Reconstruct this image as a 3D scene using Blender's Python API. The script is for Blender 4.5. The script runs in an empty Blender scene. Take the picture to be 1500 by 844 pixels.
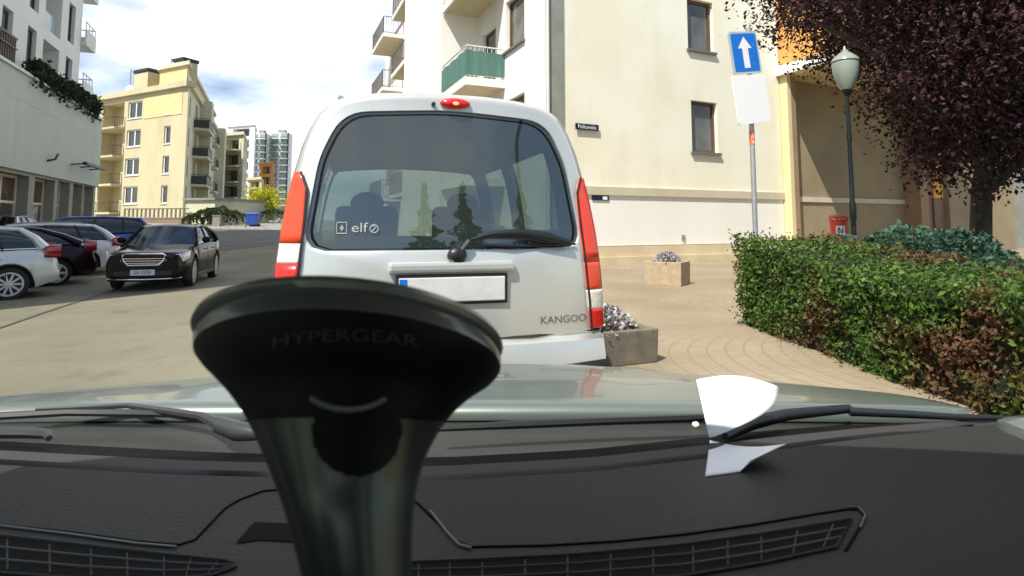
import bpy, bmesh, math, random
from mathutils import Vector, Matrix, noise
from mathutils.bvhtree import BVHTree
R = math.radians
rnd = random.Random(7)
sc = bpy.context.scene
col = sc.collection
V = Vector

# ---------------------------------------------------------------- camera
F, TH, CX, H = 850.0, R(5), 750.0, 1.32
CY = 328 - F * math.tan(TH)
cam = bpy.data.cameras.new('camera')
cam.sensor_width = 36; cam.lens = F / 1500 * 36
cam.shift_y = -(422 - CY) / 1500
cam.clip_start = 0.02; cam.clip_end = 2000
cam.dof.use_dof = True; cam.dof.focus_distance = 9; cam.dof.aperture_fstop = 16
co = bpy.data.objects.new('camera', cam); col.objects.link(co)
co.location = (0, 0, H); co.rotation_euler = (R(90) + TH, 0, 0)
sc.camera = co

# ---------------------------------------------------------------- sky, sun, exposure
SUN_EL = R(54); SH = V((-.56, -.83)).normalized()
w = bpy.data.worlds.new('World'); sc.world = w; w.use_nodes = True
nt = w.node_tree; nt.nodes.clear()
def N(tree, t, **k):
    n = tree.nodes.new(t)
    for a, b in k.items(): setattr(n, a, b)
    return n
sky = N(nt, 'ShaderNodeTexSky', sky_type='NISHITA', sun_disc=False, sun_elevation=SUN_EL,
        sun_rotation=math.atan2(SH.x, SH.y), air_density=1.0, dust_density=.6, ozone_density=1.5)
tc = N(nt, 'ShaderNodeTexCoord'); mp = N(nt, 'ShaderNodeMapping'); mp.inputs['Scale'].default_value = (1.6, 1.6, 4.5); mp.inputs['Location'].default_value = (5.2, 1.7, 1.1)
nz = N(nt, 'ShaderNodeTexNoise'); nz.inputs['Scale'].default_value = 1.7; nz.inputs['Detail'].default_value = 6
sep = N(nt, 'ShaderNodeSeparateXYZ')
ma = N(nt, 'ShaderNodeMath', operation='MULTIPLY_ADD'); ma.inputs[1].default_value = .09
rp = N(nt, 'ShaderNodeValToRGB'); rp.color_ramp.elements[0].position = .42; rp.color_ramp.elements[1].position = .655
cr = N(nt, 'ShaderNodeMapRange'); cr.inputs[1].default_value = -1; cr.inputs[2].default_value = .8; cr.inputs[3].default_value = 4.2; cr.inputs[4].default_value = 11.5
mx = N(nt, 'ShaderNodeMix', data_type='RGBA')
bg = N(nt, 'ShaderNodeBackground'); bg.inputs['Strength'].default_value = .1
out = N(nt, 'ShaderNodeOutputWorld')
L = nt.links.new
L(tc.outputs['Generated'], mp.inputs[0]); L(mp.outputs[0], nz.inputs['Vector']); L(tc.outputs['Generated'], sep.inputs[0])
L(sep.outputs['Y'], ma.inputs[0]); L(nz.outputs['Fac'], ma.inputs[2]); L(ma.outputs[0], rp.inputs[0])
L(sep.outputs['Y'], cr.inputs[0]); L(rp.outputs[0], mx.inputs[0]); L(sky.outputs[0], mx.inputs['A']); L(cr.outputs[0], mx.inputs['B'])
L(mx.outputs['Result'], bg.inputs[0]); L(bg.outputs[0], out.inputs[0])
sl = bpy.data.lights.new('sun', 'SUN'); sl.energy = 4.4; sl.angle = R(.55); sl.color = (1, .95, .86)
so = bpy.data.objects.new('sun', sl); col.objects.link(so)
sd3 = V((SH.x * math.cos(SUN_EL), SH.y * math.cos(SUN_EL), math.sin(SUN_EL)))
so.rotation_euler = sd3.to_track_quat('Z', 'Y').to_euler(); so.location = (0, 0, 60)
sc.view_settings.view_transform = 'Standard'; sc.view_settings.look = 'None'
sc.view_settings.exposure = .65; sc.view_settings.gamma = 1
sc.cycles.max_bounces = 8; sc.cycles.transparent_max_bounces = 16; sc.cycles.glossy_bounces = 4
sc.cycles.use_denoising = True
sc.cycles.sample_clamp_indirect = 6

# ---------------------------------------------------------------- helpers: survey of the place
def ray(px, py):
    u = (px - CX) / F; v = (CY - py) / F
    return V((u, math.cos(TH) - v * math.sin(TH), math.sin(TH) + v * math.cos(TH)))
def at(px, py, Y):
    r = ray(px, py); return V((0, 0, H)) + r * (Y / r.y)
def onz(px, py, z):
    r = ray(px, py); return V((0, 0, H)) + r * ((z - H) / r.z)
def sp(x, k=3.):
    return x if x / k > 30 else math.log1p(math.exp(x / k)) * k
def gz(x, y):
    s = -.38 * x + .925 * y
    return .045 * (sp(s - 22) - sp(s - 60)) + .006 * sp(s - 60) - .022 * min(8, max(0, -x - 2))
def ground(px, py, dz=0):
    r = ray(px, py); k = .5
    while k < 300:
        p = V((0, 0, H)) + r * k
        if p.z < gz(p.x, p.y) + dz: return V((p.x, p.y, gz(p.x, p.y) + dz))
        k *= 1.003
    return p
def smooth(a, b, x):
    t = min(1, max(0, (x - a) / (b - a))); return t * t * (3 - 2 * t)
def interp(tab, x):
    if x <= tab[0][0]: return tab[0][1]
    for (a, b), (c, d) in zip(tab, tab[1:]):
        if x <= c: return b + (d - b) * (x - a) / (c - a) if c > a else d
    return tab[-1][1]

# ---------------------------------------------------------------- materials
M = {}
def mat(name, c, rough=.7, metal=0., c2=None, ns=3., nd=6., lo=.35, hi=.65, bump=0., bs=60., coat=0., spec=.5, emit=0., stretch=None, dirt=None):
    m = bpy.data.materials.new(name); m.use_nodes = True; t = m.node_tree
    b = t.nodes['Principled BSDF']
    b.inputs['Base Color'].default_value = (*c, 1); b.inputs['Roughness'].default_value = rough
    b.inputs['Metallic'].default_value = metal; b.inputs['Coat Weight'].default_value = coat
    b.inputs['Coat Roughness'].default_value = .04
    b.inputs['Specular IOR Level'].default_value = spec
    if emit:
        b.inputs['Emission Color'].default_value = (*c, 1); b.inputs['Emission Strength'].default_value = emit
    tcn = t.nodes.new('ShaderNodeTexCoord'); vec = tcn.outputs['Object']
    if stretch:
        g = t.nodes.new('ShaderNodeMapping'); g.inputs['Scale'].default_value = stretch
        t.links.new(vec, g.inputs[0]); vec = g.outputs[0]
    if c2:
        n = t.nodes.new('ShaderNodeTexNoise'); n.inputs['Scale'].default_value = ns; n.inputs['Detail'].default_value = nd
        r = t.nodes.new('ShaderNodeValToRGB'); r.color_ramp.elements[0].position = lo; r.color_ramp.elements[1].position = hi
        r.color_ramp.elements[0].color = (*c, 1); r.color_ramp.elements[1].color = (*c2, 1)
        t.links.new(vec, n.inputs['Vector']); t.links.new(n.outputs['Fac'], r.inputs[0]); t.links.new(r.outputs[0], b.inputs['Base Color'])
    if dirt:
        sc_, lo_, hi_, k_ = dirt[:4]; n = t.nodes.new('ShaderNodeTexNoise'); n.inputs['Scale'].default_value = sc_; n.inputs['Detail'].default_value = 8; n.inputs['Roughness'].default_value = .65
        dv = tcn.outputs['Object']
        if len(dirt) > 4:
            g2_ = t.nodes.new('ShaderNodeMapping'); g2_.inputs['Scale'].default_value = dirt[4]; t.links.new(dv, g2_.inputs[0]); dv = g2_.outputs[0]
        q = t.nodes.new('ShaderNodeMapRange'); q.inputs[1].default_value = lo_; q.inputs[2].default_value = hi_; q.inputs[3].default_value = 1 - k_; q.inputs[4].default_value = 1
        x = t.nodes.new('ShaderNodeMix'); x.data_type = 'RGBA'; x.blend_type = 'MULTIPLY'; x.inputs[0].default_value = 1
        t.links.new(dv, n.inputs['Vector']); t.links.new(n.outputs['Fac'], q.inputs[0]); t.links.new(q.outputs[0], x.inputs['B'])
        if b.inputs['Base Color'].links: t.links.new(b.inputs['Base Color'].links[0].from_socket, x.inputs['A'])
        else: x.inputs['A'].default_value = (*c, 1)
        t.links.new(x.outputs['Result'], b.inputs['Base Color'])
    if bump:
        n = t.nodes.new('ShaderNodeTexNoise'); n.inputs['Scale'].default_value = bs; n.inputs['Detail'].default_value = 4
        u = t.nodes.new('ShaderNodeBump'); u.inputs['Strength'].default_value = bump; u.inputs['Distance'].default_value = .02
        t.links.new(tcn.outputs['Object'], n.inputs['Vector']); t.links.new(n.outputs['Fac'], u.inputs['Height']); t.links.new(u.outputs[0], b.inputs['Normal'])
    M[name] = m; return m
def glassmat(name, tint, refl):
    m = bpy.data.materials.new(name); m.use_nodes = True; t = m.node_tree; t.nodes.clear()
    o = t.nodes.new('ShaderNodeOutputMaterial'); a = t.nodes.new('ShaderNodeBsdfTransparent'); a.inputs[0].default_value = (*tint, 1)
    g = t.nodes.new('ShaderNodeBsdfGlossy'); g.inputs['Roughness'].default_value = .015
    lw = t.nodes.new('ShaderNodeLayerWeight'); lw.inputs[0].default_value = .5; f = t.nodes.new('ShaderNodeMath'); f.operation = 'POWER'; f.inputs[1].default_value = 5.; t.links.new(lw.outputs['Facing'], f.inputs[0]); haze = len(name) and name == 'rear_glass'
    k = t.nodes.new('ShaderNodeMath'); k.operation = 'ADD'; k.inputs[1].default_value = refl; k.use_clamp = True
    x = t.nodes.new('ShaderNodeMixShader')
    t.links.new(f.outputs[0], k.inputs[0]); t.links.new(k.outputs[0], x.inputs[0]); t.links.new(a.outputs[0], x.inputs[1]); t.links.new(g.outputs[0], x.inputs[2]); 
    if haze:      # diffuse film added as haze, lifting the pane's dark reflection
        df = t.nodes.new('ShaderNodeBsdfDiffuse'); df.inputs[0].default_value = (.42, .56, .48, 1); x2 = t.nodes.new('ShaderNodeMixShader'); x2.inputs[0].default_value = .045
        t.links.new(x.outputs[0], x2.inputs[1]); t.links.new(df.outputs[0], x2.inputs[2]); t.links.new(x2.outputs[0], o.inputs[0])
    else: t.links.new(x.outputs[0], o.inputs[0])
    M[name] = m; return m
def leafmat(name, cols, patch=None, ps=1.5, plo=.5, phi=.6, trans=.3):
    m = bpy.data.materials.new(name); m.use_nodes = True; t = m.node_tree; t.nodes.clear()
    o = t.nodes.new('ShaderNodeOutputMaterial'); g = t.nodes.new('ShaderNodeNewGeometry')
    r = t.nodes.new('ShaderNodeValToRGB'); e = r.color_ramp.elements
    while len(e) < len(cols): e.new(.5)
    for i, c in enumerate(cols): e[i].position = i / (len(cols) - 1); e[i].color = (*c, 1)
    t.links.new(g.outputs['Random Per Island'], r.inputs[0]); c = r.outputs[0]
    if patch:
        tcn = t.nodes.new('ShaderNodeTexCoord'); n = t.nodes.new('ShaderNodeTexNoise'); n.inputs['Scale'].default_value = ps; n.inputs['Detail'].default_value = 3
        q = t.nodes.new('ShaderNodeMapRange'); q.inputs[1].default_value = plo; q.inputs[2].default_value = phi
        x = t.nodes.new('ShaderNodeMix'); x.data_type = 'RGBA'; x.inputs['B'].default_value = (*patch, 1)
        t.links.new(tcn.outputs['Object'], n.inputs['Vector']); t.links.new(n.outputs['Fac'], q.inputs[0]); t.links.new(q.outputs[0], x.inputs[0]); t.links.new(c, x.inputs['A']); c = x.outputs['Result']
    b = t.nodes.new('ShaderNodeBsdfPrincipled'); b.inputs['Roughness'].default_value = .55; b.inputs['Specular IOR Level'].default_value = .3
    tr = t.nodes.new('ShaderNodeBsdfTranslucent'); mxs = t.nodes.new('ShaderNodeMixShader'); mxs.inputs[0].default_value = trans
    t.links.new(c, b.inputs['Base Color']); t.links.new(c, tr.inputs[0]); t.links.new(b.outputs[0], mxs.inputs[1]); t.links.new(tr.outputs[0], mxs.inputs[2]); t.links.new(mxs.outputs[0], o.inputs[0])
    M[name] = m; return m

mat('plaza', (.135, .125, .085), .85, c2=(.185, .171, .118), ns=.45, nd=9, bump=.25, bs=35, dirt=(2.3, .30, .46, .28))
mat('asphalt', (.07, .07, .065), .85, c2=(.12, .118, .105), ns=1.2, nd=8, bump=.3, bs=60, dirt=(1.1, .35, .5, .3))
mat('kerbstone', (.34, .33, .29), .8, c2=(.45, .43, .38), ns=4)
mat('white_line', (.55, .54, .50), .7, c2=(.34, .32, .27), ns=6, lo=.45, hi=.75)
mat('gutter', (.09, .08, .06), .8)
mat('lawn', (.035, .06, .02), .9, c2=(.07, .09, .03), ns=3, bump=.5, bs=40)
mat('soil', (.06, .045, .03), .9, c2=(.10, .08, .05), ns=8)
mat('cream_plaster', (.83, .79, .60), .85, c2=(.88, .85, .71), ns=.6, nd=8, bump=.06, bs=90, dirt=(1.0, .28, .5, .09, (1, 1, .3)))
mat('white_plaster', (.84, .82, .76), .85, c2=(.80, .77, .70), ns=.7, nd=8, bump=.05, bs=90)
mat('plinth_plaster', (.55, .45, .28), .85, c2=(.62, .53, .36), ns=1.5, bump=.1, bs=60)
mat('belt_plaster', (.52, .47, .33), .8, c2=(.58, .53, .40), ns=2)
mat('grey_plaster', (.24, .245, .21), .85, c2=(.30, .30, .26), ns=2)
mat('niche_shade_plaster', (.26, .205, .12), .85, c2=(.31, .25, .155), ns=.8, nd=8, bump=.06, bs=80)  # tan plaster, darkened to deepen the shade under the canopy
mat('orange_plaster', (.75, .36, .09), .85, c2=(.80, .42, .12), ns=2)
mat('ochre_plaster', (.62, .50, .24), .85, c2=(.66, .54, .28), ns=1.0)
mat('pillar_plaster', (.66, .55, .30), .85, c2=(.70, .60, .36), ns=1.5)
mat('brown_shade_plaster', (.30, .19, .11), .85, c2=(.35, .23, .14), ns=1.5)  # shade beside the wing wall put into the colour
mat('yellow_plaster', (.50, .445, .27), .85, c2=(.55, .49, .31), ns=.25, nd=8, dirt=(.5, .3, .5, .15, (1, 1, .3)))
mat('pale_plaster', (.52, .50, .36), .85, c2=(.58, .56, .41), ns=.3, dirt=(.6, .3, .5, .2, (1, 1, .3)))
mat('render_panel', (.36, .41, .355), .6, c2=(.41, .455, .40), ns=.35, nd=8, spec=.4, dirt=(.8, .3, .5, .12, (1, 1, .25)))
mat('white_render', (.62, .65, .62), .75, c2=(.67, .69, .67), ns=.5)
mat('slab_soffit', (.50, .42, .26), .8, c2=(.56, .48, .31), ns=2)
mat('concrete', (.20, .195, .165), .85, c2=(.26, .25, .21), ns=5, bump=.1, bs=60)
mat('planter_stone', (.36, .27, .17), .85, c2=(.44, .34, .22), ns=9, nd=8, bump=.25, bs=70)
mat('planter_shade', (.13, .115, .085), .85, c2=(.18, .16, .12), ns=9, nd=8, bump=.25, bs=70)  # stone darkened to carry the van's shade in its colour
mat('dark_metal', (.03, .03, .03), .45, .3)
mat('lamp_iron', (.012, .016, .016), .4, .4, bump=.1, bs=90)
mat('steel', (.42, .43, .43), .4, .8, c2=(.36, .37, .37), ns=20)
mat('galv', (.36, .38, .37), .5, .6, c2=(.44, .45, .44), ns=14)
mat('sign_blue', (.004, .16, .62), .35)
mat('sign_white', (.85, .85, .84), .4)
mat('sign_edge', (.55, .60, .64), .4, .3)
mat('navy', (.01, .015, .05), .4)
mat('orange_sticker', (.75, .16, .06), .5, c2=(.8, .5, .4), ns=25, lo=.5, hi=.6)
mat('bin_red', (.72, .07, .025), .45, c2=(.62, .06, .02), ns=8)
mat('bin_blue', (.02, .06, .30), .5)
mat('shaded_milk_glass', (.26, .29, .25), .3, spec=.5)  # milky glass greyed, the tree's shade put into its colour
mat('brown_wood', (.09, .05, .03), .5, c2=(.13, .075, .045), ns=8)
mat('dark_frame', (.035, .035, .033), .5)
mat('white_frame', (.75, .75, .72), .5)
mat('window_dark', (.03, .034, .036), .06, spec=.7, c2=(.05, .052, .05), ns=.8)
mat('window_grey', (.17, .17, .15), .12, c2=(.10, .10, .09), ns=1.5, spec=.7)
mat('window_blue', (.08, .11, .13), .08, spec=.8, c2=(.13, .16, .18), ns=.5)
mat('shop_glass', (.045, .042, .045), .08, c2=(.15, .085, .06), ns=1.3, nd=4, lo=.45, hi=.7, spec=.7)
mat('poster', (.35, .32, .28), .5, c2=(.08, .06, .06), ns=4)
mat('green_cloth', (.06, .15, .125), .8, c2=(.10, .21, .17), ns=1.2, stretch=(9, 9, .3), lo=.3, hi=.7)
mat('rail_white', (.72, .72, .70), .5)
mat('rail_brown', (.13, .10, .075), .6)
mat('roof_felt', (.16, .15, .14), .9)
mat('tower_glass', (.22, .30, .33), .15, c2=(.34, .42, .44), ns=.25)
mat('tower_white', (.80, .82, .82), .7)
mat('rust_wall', (.20, .13, .09), .85, c2=(.26, .18, .12), ns=1)
mat('silver_paint', (.65, .665, .62), .33, .55, coat=.6, c2=(.615, .63, .585), ns=1.5, dirt=(2.0, .25, .5, .10))
mat('hood_paint', (.15, .185, .165), .34, .45, coat=.45, c2=(.165, .195, .175), ns=2.0, bump=.012, bs=9)
mat('black_paint', (.003, .003, .005), .12, 0., coat=.0, spec=.22)
mat('plum_paint', (.016, .007, .010), .3, 0., coat=.15, spec=.25)
mat('white_paint', (.76, .77, .75), .3, .1, coat=1.)
mat('pearl_paint', (.62, .65, .62), .3, .4, coat=1.)
mat('blue_paint', (.014, .055, .28), .25, .3, coat=1.)
mat('lightgrey_paint', (.48, .50, .50), .3, .4, coat=1.)
mat('car_glass', (.012, .016, .017), .04, spec=.9)
mat('car_glass_pale', (.055, .085, .095), .03, spec=1., c2=(.02, .03, .034), ns=2.6, nd=5, lo=.4, hi=.6)
mat('tyre', (.014, .014, .014), .8, bump=.2, bs=80)
mat('alloy', (.55, .56, .56), .35, .25)
mat('chrome', (.75, .75, .76), .12, 1.)
mat('black_plastic', (.012, .012, .012), .5, bump=.08, bs=150)
mat('headlamp', (.80, .81, .82), .12, .2, coat=1., c2=(.45, .46, .48), ns=9)
mat('tail_red', (.26, .008, .010), .15, coat=1.)
mat('tail_orange', (.78, .065, .02), .3, coat=.25, c2=(.80, .07, .02), ns=4, bump=.1, bs=60)
mat('tail_orange_upper', (.78, .055, .02), .3, coat=.25, bump=.1, bs=70)
mat('tail_clear', (.86, .80, .70), .15, coat=1., bump=.2, bs=60)
mat('brake_red', (.72, .02, .012), .25, coat=.3)
mat('brake_glow', (1., .22, .10), .3, emit=1.6)
mat('plate', (.60, .60, .58), .4, dirt=(8, .3, .5, .15))
mat('ink', (.02, .02, .02), .5)
mat('badge', (.16, .16, .15), .4, .3)
mat('sticker', (.36, .38, .37), .5)
mat('cabin', (.018, .018, .018), .8)
mat('seat_fabric', (.03, .032, .034), .9, c2=(.045, .046, .05), ns=30)
mat('dash_plastic', (.024, .023, .0205), .6, c2=(.032, .031, .028), ns=2, nd=3, bump=.16, bs=230, spec=.25)
mat('dash_side', (.045, .046, .052), .6, bump=.1, bs=260, spec=.3)
mat('dash_black', (.004, .004, .004), .7, spec=.08)
mat('dash_strip', (.032, .03, .028), .6)
mat('dash_highlight', (.14, .14, .135), .4)  # pale tone painted as the light catching the seams
mat('vent_slat', (.045, .045, .045), .5)
mat('cowl', (.016, .018, .015), .55, c2=(.026, .028, .023), ns=3, stretch=(1, 12, 1))
mat('wiper_black', (.010, .012, .014), .4)
mat('wiper_arm', (.045, .05, .05), .35, .2)
mat('mount_black', (.004, .004, .0045), .4, spec=.2)
mat('mount_arm', (.11, .115, .11), .24, .6, spec=.6)
mat('mount_rim', (.26, .26, .25), .25, .3)
mat('mount_ring', (.28, .28, .28), .4)
mat('mount_ink', (.045, .05, .062), .5)
mat('paper', (.88, .88, .88), .7, c2=(.84, .84, .85), ns=8)
mat('headliner', (.18, .18, .17), .9)
mat('pillar_trim', (.50, .55, .42), .6)
mat('bark', (.035, .026, .02), .9, c2=(.07, .055, .042), ns=7, stretch=(1, 1, .15), bump=.7, bs=24)
mat('flower', (.74, .66, .74), .7, c2=(.58, .42, .60), ns=12)
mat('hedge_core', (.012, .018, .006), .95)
glassmat('rear_glass', (.19, .245, .21), .19)
glassmat('side_glass', (.62, .70, .64), .05)
glassmat('clear_glass', (.80, .85, .83), .05)
leafmat('hedge_leaf', [(.035, .085, .012), (.065, .13, .018), (.10, .19, .025), (.03, .06, .02), (.19, .27, .05)], patch=(.13, .065, .03), ps=1.3, plo=.49, phi=.60)
leafmat('juniper_leaf', [(.05, .11, .065), (.075, .15, .095), (.035, .075, .05), (.11, .19, .13)])
leafmat('plum_leaf', [(.022, .009, .011), (.050, .016, .026), (.085, .032, .045), (.026, .018, .012), (.045, .022, .024)], trans=.2)
leafmat('dark_leaf', [(.012, .03, .008), (.025, .05, .015), (.04, .075, .02)])
leafmat('terrace_leaf', [(.012, .028, .012), (.03, .05, .02), (.02, .04, .014)])
leafmat('yellow_leaf', [(.42, .42, .02), (.55, .52, .03), (.30, .34, .02), (.62, .60, .06)])
leafmat('shrub_leaf', [(.035, .06, .02), (.06, .09, .03), (.09, .10, .04)])
leafmat('bloom_leaf', [(.04, .07, .02), (.06, .09, .03), (.60, .56, .60), (.72, .70, .71), (.30, .24, .34), (.62, .61, .62)])

def paver_mat():
    m = bpy.data.materials.new('clinker_paving'); m.use_nodes = True; t = m.node_tree; b = t.nodes['Principled BSDF']; b.inputs['Roughness'].default_value = .85
    def nd(op, a, bb=None, c=None):
        n = t.nodes.new('ShaderNodeMath'); n.operation = op
        for i, v in enumerate((a, bb, c)):
            if v is None: continue
            if isinstance(v, (int, float)): n.inputs[i].default_value = v
            else: t.links.new(v, n.inputs[i])
        return n.outputs[0]
    tcn = t.nodes.new('ShaderNodeTexCoord'); s = t.nodes.new('ShaderNodeSeparateXYZ'); t.links.new(tcn.outputs['Object'], s.inputs[0])
    X, Y = s.outputs[0], s.outputs[1]
    band = nd('SUBTRACT', nd('PINGPONG', nd('SUBTRACT', Y, 8.6), 1.75), 0.)       # 0 at a band's middle
    dy = band
    arc = nd('ADD', X, nd('SQRT', nd('MAXIMUM', nd('SUBTRACT', 3.3, nd('MULTIPLY', dy, dy)), 0.)))
    fr = nd('FRACT', nd('MULTIPLY', arc, 5.6))
    line = nd('LESS_THAN', fr, .13)
    # small setts everywhere
    br = t.nodes.new('ShaderNodeTexBrick'); br.inputs['Scale'].default_value = 4.2; br.inputs['Mortar Size'].default_value = .012
    br.inputs['Color1'].default_value = (1, 1, 1, 1); br.inputs['Color2'].default_value = (.90, .88, .86, 1); br.inputs['Mortar'].default_value = (.72, .70, .66, 1)
    t.links.new(tcn.outputs['Object'], br.inputs['Vector'])
    n = t.nodes.new('ShaderNodeTexNoise'); n.inputs['Scale'].default_value = .7; n.inputs['Detail'].default_value = 8
    r = t.nodes.new('ShaderNodeValToRGB'); r.color_ramp.elements[0].color = (.25, .205, .135, 1); r.color_ramp.elements[1].color = (.325, .27, .185, 1)
    r.color_ramp.elements[0].position = .35; r.color_ramp.elements[1].position = .65
    t.links.new(tcn.outputs['Object'], n.inputs['Vector']); t.links.new(n.outputs['Fac'], r.inputs[0])
    q = t.nodes.new('ShaderNodeMix'); q.data_type = 'RGBA'; q.blend_type = 'MULTIPLY'; q.inputs[0].default_value = 1
    t.links.new(r.outputs[0], q.inputs['A']); t.links.new(br.outputs[0], q.inputs['B'])
    x = t.nodes.new('ShaderNodeMix'); x.data_type = 'RGBA'; x.inputs['B'].default_value = (.22, .175, .115, 1)
    t.links.new(nd('MULTIPLY', line, .8), x.inputs[0]); t.links.new(q.outputs['Result'], x.inputs['A']); t.links.new(x.outputs['Result'], b.inputs['Base Color'])
    bu = t.nodes.new('ShaderNodeBump'); bu.inputs['Strength'].default_value = .3; bu.inputs['Distance'].default_value = .01
    t.links.new(br.outputs['Fac'], bu.inputs['Height']); bu.invert = True; t.links.new(bu.outputs[0], b.inputs['Normal'])
    M['paver'] = m
paver_mat()

# ---------------------------------------------------------------- mesh builder
class MB:
    def __init__(s): s.v = []; s.f = []; s.m = []
    def add(s, vs, fs, m=0):
        o = len(s.v); s.v += [tuple(p) for p in vs]; s.f += [tuple(o + i for i in f) for f in fs]
        s.m += [m] * len(fs) if isinstance(m, int) else list(m)
    def quad(s, a, b, c, d, m=0): s.add([a, b, c, d], [(0, 1, 2, 3)], m)
    def box(s, c, d, m=0, rz=0, mt=None):
        c = V(c); x, y, z = (q / 2 for q in d)
        T = mt if mt else Matrix.Rotation(rz, 3, 'Z')
        P = [c + T @ V((i * x, j * y, k * z)) for i in (-1, 1) for j in (-1, 1) for k in (-1, 1)]
        s.add(P, [(0, 1, 3, 2), (4, 6, 7, 5), (0, 4, 5, 1), (2, 3, 7, 6), (0, 2, 6, 4), (1, 5, 7, 3)], m)
    def obox(s, A, d, u0, u1, o0, o1, z0, z1, m=0):     # box along wall direction d, outward o, vertical z
        n = V((d.y, -d.x, 0)); P = []
        for u in (u0, u1):
            for o in (o0, o1):
                for z in (z0, z1):
                    p = A + d * u + n * o; P.append((p.x, p.y, z))
        s.add(P, [(0, 1, 3, 2), (4, 6, 7, 5), (0, 4, 5, 1), (2, 3, 7, 6), (0, 2, 6, 4), (1, 5, 7, 3)], m)
    def loft(s, rings, m=0, closed=True, c0=False, c1=False, segm=None):
        n = len(rings[0]); vs = [p for r in rings for p in r]; fs = []; ms = []
        for i in range(len(rings) - 1):
            for j in range(n if closed else n - 1):
                k = (j + 1) % n; fs.append((i * n + j, i * n + k, (i + 1) * n + k, (i + 1) * n + j)); ms.append(segm(i, j) if segm else m)
        if c0: fs.append(tuple(reversed(range(n)))); ms.append(m)
        if c1: fs.append(tuple((len(rings) - 1) * n + j for j in range(n))); ms.append(m)
        keep = [(f, q) for f, q in zip(fs, ms) if q is not None and q >= 0]
        s.add(vs, [k[0] for k in keep], [k[1] for k in keep])
    def tube(s, pts, r, n=8, m=0, cap=True):
        pts = [V(p) for p in pts]; rs = r if isinstance(r, (list, tuple)) else [r] * len(pts); rings = []
        up = None
        for i, p in enumerate(pts):
            t = (pts[min(i + 1, len(pts) - 1)] - pts[max(i - 1, 0)]).normalized()
            if up is None: up = V((0, 0, 1)) if abs(t.z) < .9 else V((1, 0, 0))
            a = t.cross(up).normalized(); b = a.cross(t).normalized(); up = b
            rings.append([p + (a * math.cos(2 * math.pi * k / n) + b * math.sin(2 * math.pi * k / n)) * rs[i] for k in range(n)])
        s.loft(rings, m, True, cap, cap)
    def lathe(s, prof, c=(0, 0, 0), n=24, m=0, axis='Z', mi=None, cap=True):
        c = V(c); rings = []
        for r, z in prof:
            ring = []
            for k in range(n):
                a = 2 * math.pi * k / n; p = V((r * math.cos(a), r * math.sin(a), z))
                if axis == 'X': p = V((p.z, p.x, p.y))
                if axis == 'Y': p = V((p.x, p.z, p.y))
                ring.append(c + p)
            rings.append(ring)
        s.loft(rings, m, True, cap, cap, (lambda i, j: mi[i]) if mi else None)
    def sphere(s, c, r, nu=16, nv=10, m=0, mt=None):
        c = V(c); r = V(r) if not isinstance(r, (int, float)) else V((r, r, r)); rings = []
        for j in range(nv + 1):
            a = -math.pi / 2 + math.pi * min(max(j / nv, .004), .996)
            ring = [V((r.x * math.cos(a) * math.cos(2 * math.pi * k / nu), r.y * math.cos(a) * math.sin(2 * math.pi * k / nu), r.z * math.sin(a))) for k in range(nu)]
            rings.append([c + (mt @ p if mt else p) for p in ring])
        s.loft(rings, m, True, True, True)
    def grid(s, fn, nu, nv, m=0):
        vs = [fn(i / nu, j / nv) for i in range(nu + 1) for j in range(nv + 1)]
        s.add(vs, [(i * (nv + 1) + j, (i + 1) * (nv + 1) + j, (i + 1) * (nv + 1) + j + 1, i * (nv + 1) + j + 1) for i in range(nu) for j in range(nv)], m)
    def leaf(s, p, size, nrm=None, spread=1.):
        a = V((rnd.gauss(0, 1), rnd.gauss(0, 1), rnd.gauss(0, 1)))
        nn = (a * spread + nrm * 1.4).normalized() if nrm is not None else a.normalized()
        t = nn.cross(V((rnd.gauss(0, 1), rnd.gauss(0, 1), rnd.gauss(0, 1)))).normalized(); b = nn.cross(t)
        z = size * rnd.uniform(.5, 1.45)
        s.add([p - t * z * .5, p + b * z * .28 + nn * z * .08, p + t * z * .5, p - b * z * .28 + nn * z * .08], [(0, 1, 2, 3)])
    def build(s, name, mats, parent=None, smooth=None, bevel=0, world=False, solid=0, solid_mat=None, fix=True, flip=False):
        me = bpy.data.meshes.new(name); me.from_pydata(s.v, [], s.f)
        mats = mats if isinstance(mats, (list, tuple)) else [mats]
        for k in mats: me.materials.append(M[k])
        me.polygons.foreach_set('material_index', s.m)
        if fix or bevel:
            b = bmesh.new(); b.from_mesh(me)
            if bevel or smooth: bmesh.ops.remove_doubles(b, verts=b.verts, dist=1e-5)
            if fix: bmesh.ops.recalc_face_normals(b, faces=b.faces)
            if bevel: bmesh.ops.bevel(b, geom=[e for e in b.edges if len(e.link_faces) == 2 and e.calc_face_angle(0) > .5], offset=bevel, segments=2, affect='EDGES', profile=.6)
            b.to_mesh(me); b.free()
        if smooth:
            me.polygons.foreach_set('use_smooth', [True] * len(me.polygons)); me.set_sharp_from_angle(angle=R(smooth))
        me.update()
        o = bpy.data.objects.new(name, me); col.objects.link(o)
        if solid:
            md = o.modifiers.new('solid', 'SOLIDIFY'); md.thickness = solid; md.offset = -1
        if parent:
            o.parent = parent
            if world: o.matrix_parent_inverse = root_matrix(parent).inverted()
        return o
def root_matrix(o):
    m = Matrix.Translation(o.location) @ o.rotation_euler.to_matrix().to_4x4()
    if o.parent: m = root_matrix(o.parent) @ o.matrix_parent_inverse @ m
    return m
def tag(o, label=None, cat=None, group=None, kind=None):
    if label: o['label'] = label
    if cat: o['category'] = cat
    if group: o['group'] = group
    if kind: o['kind'] = kind
    return o
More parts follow.
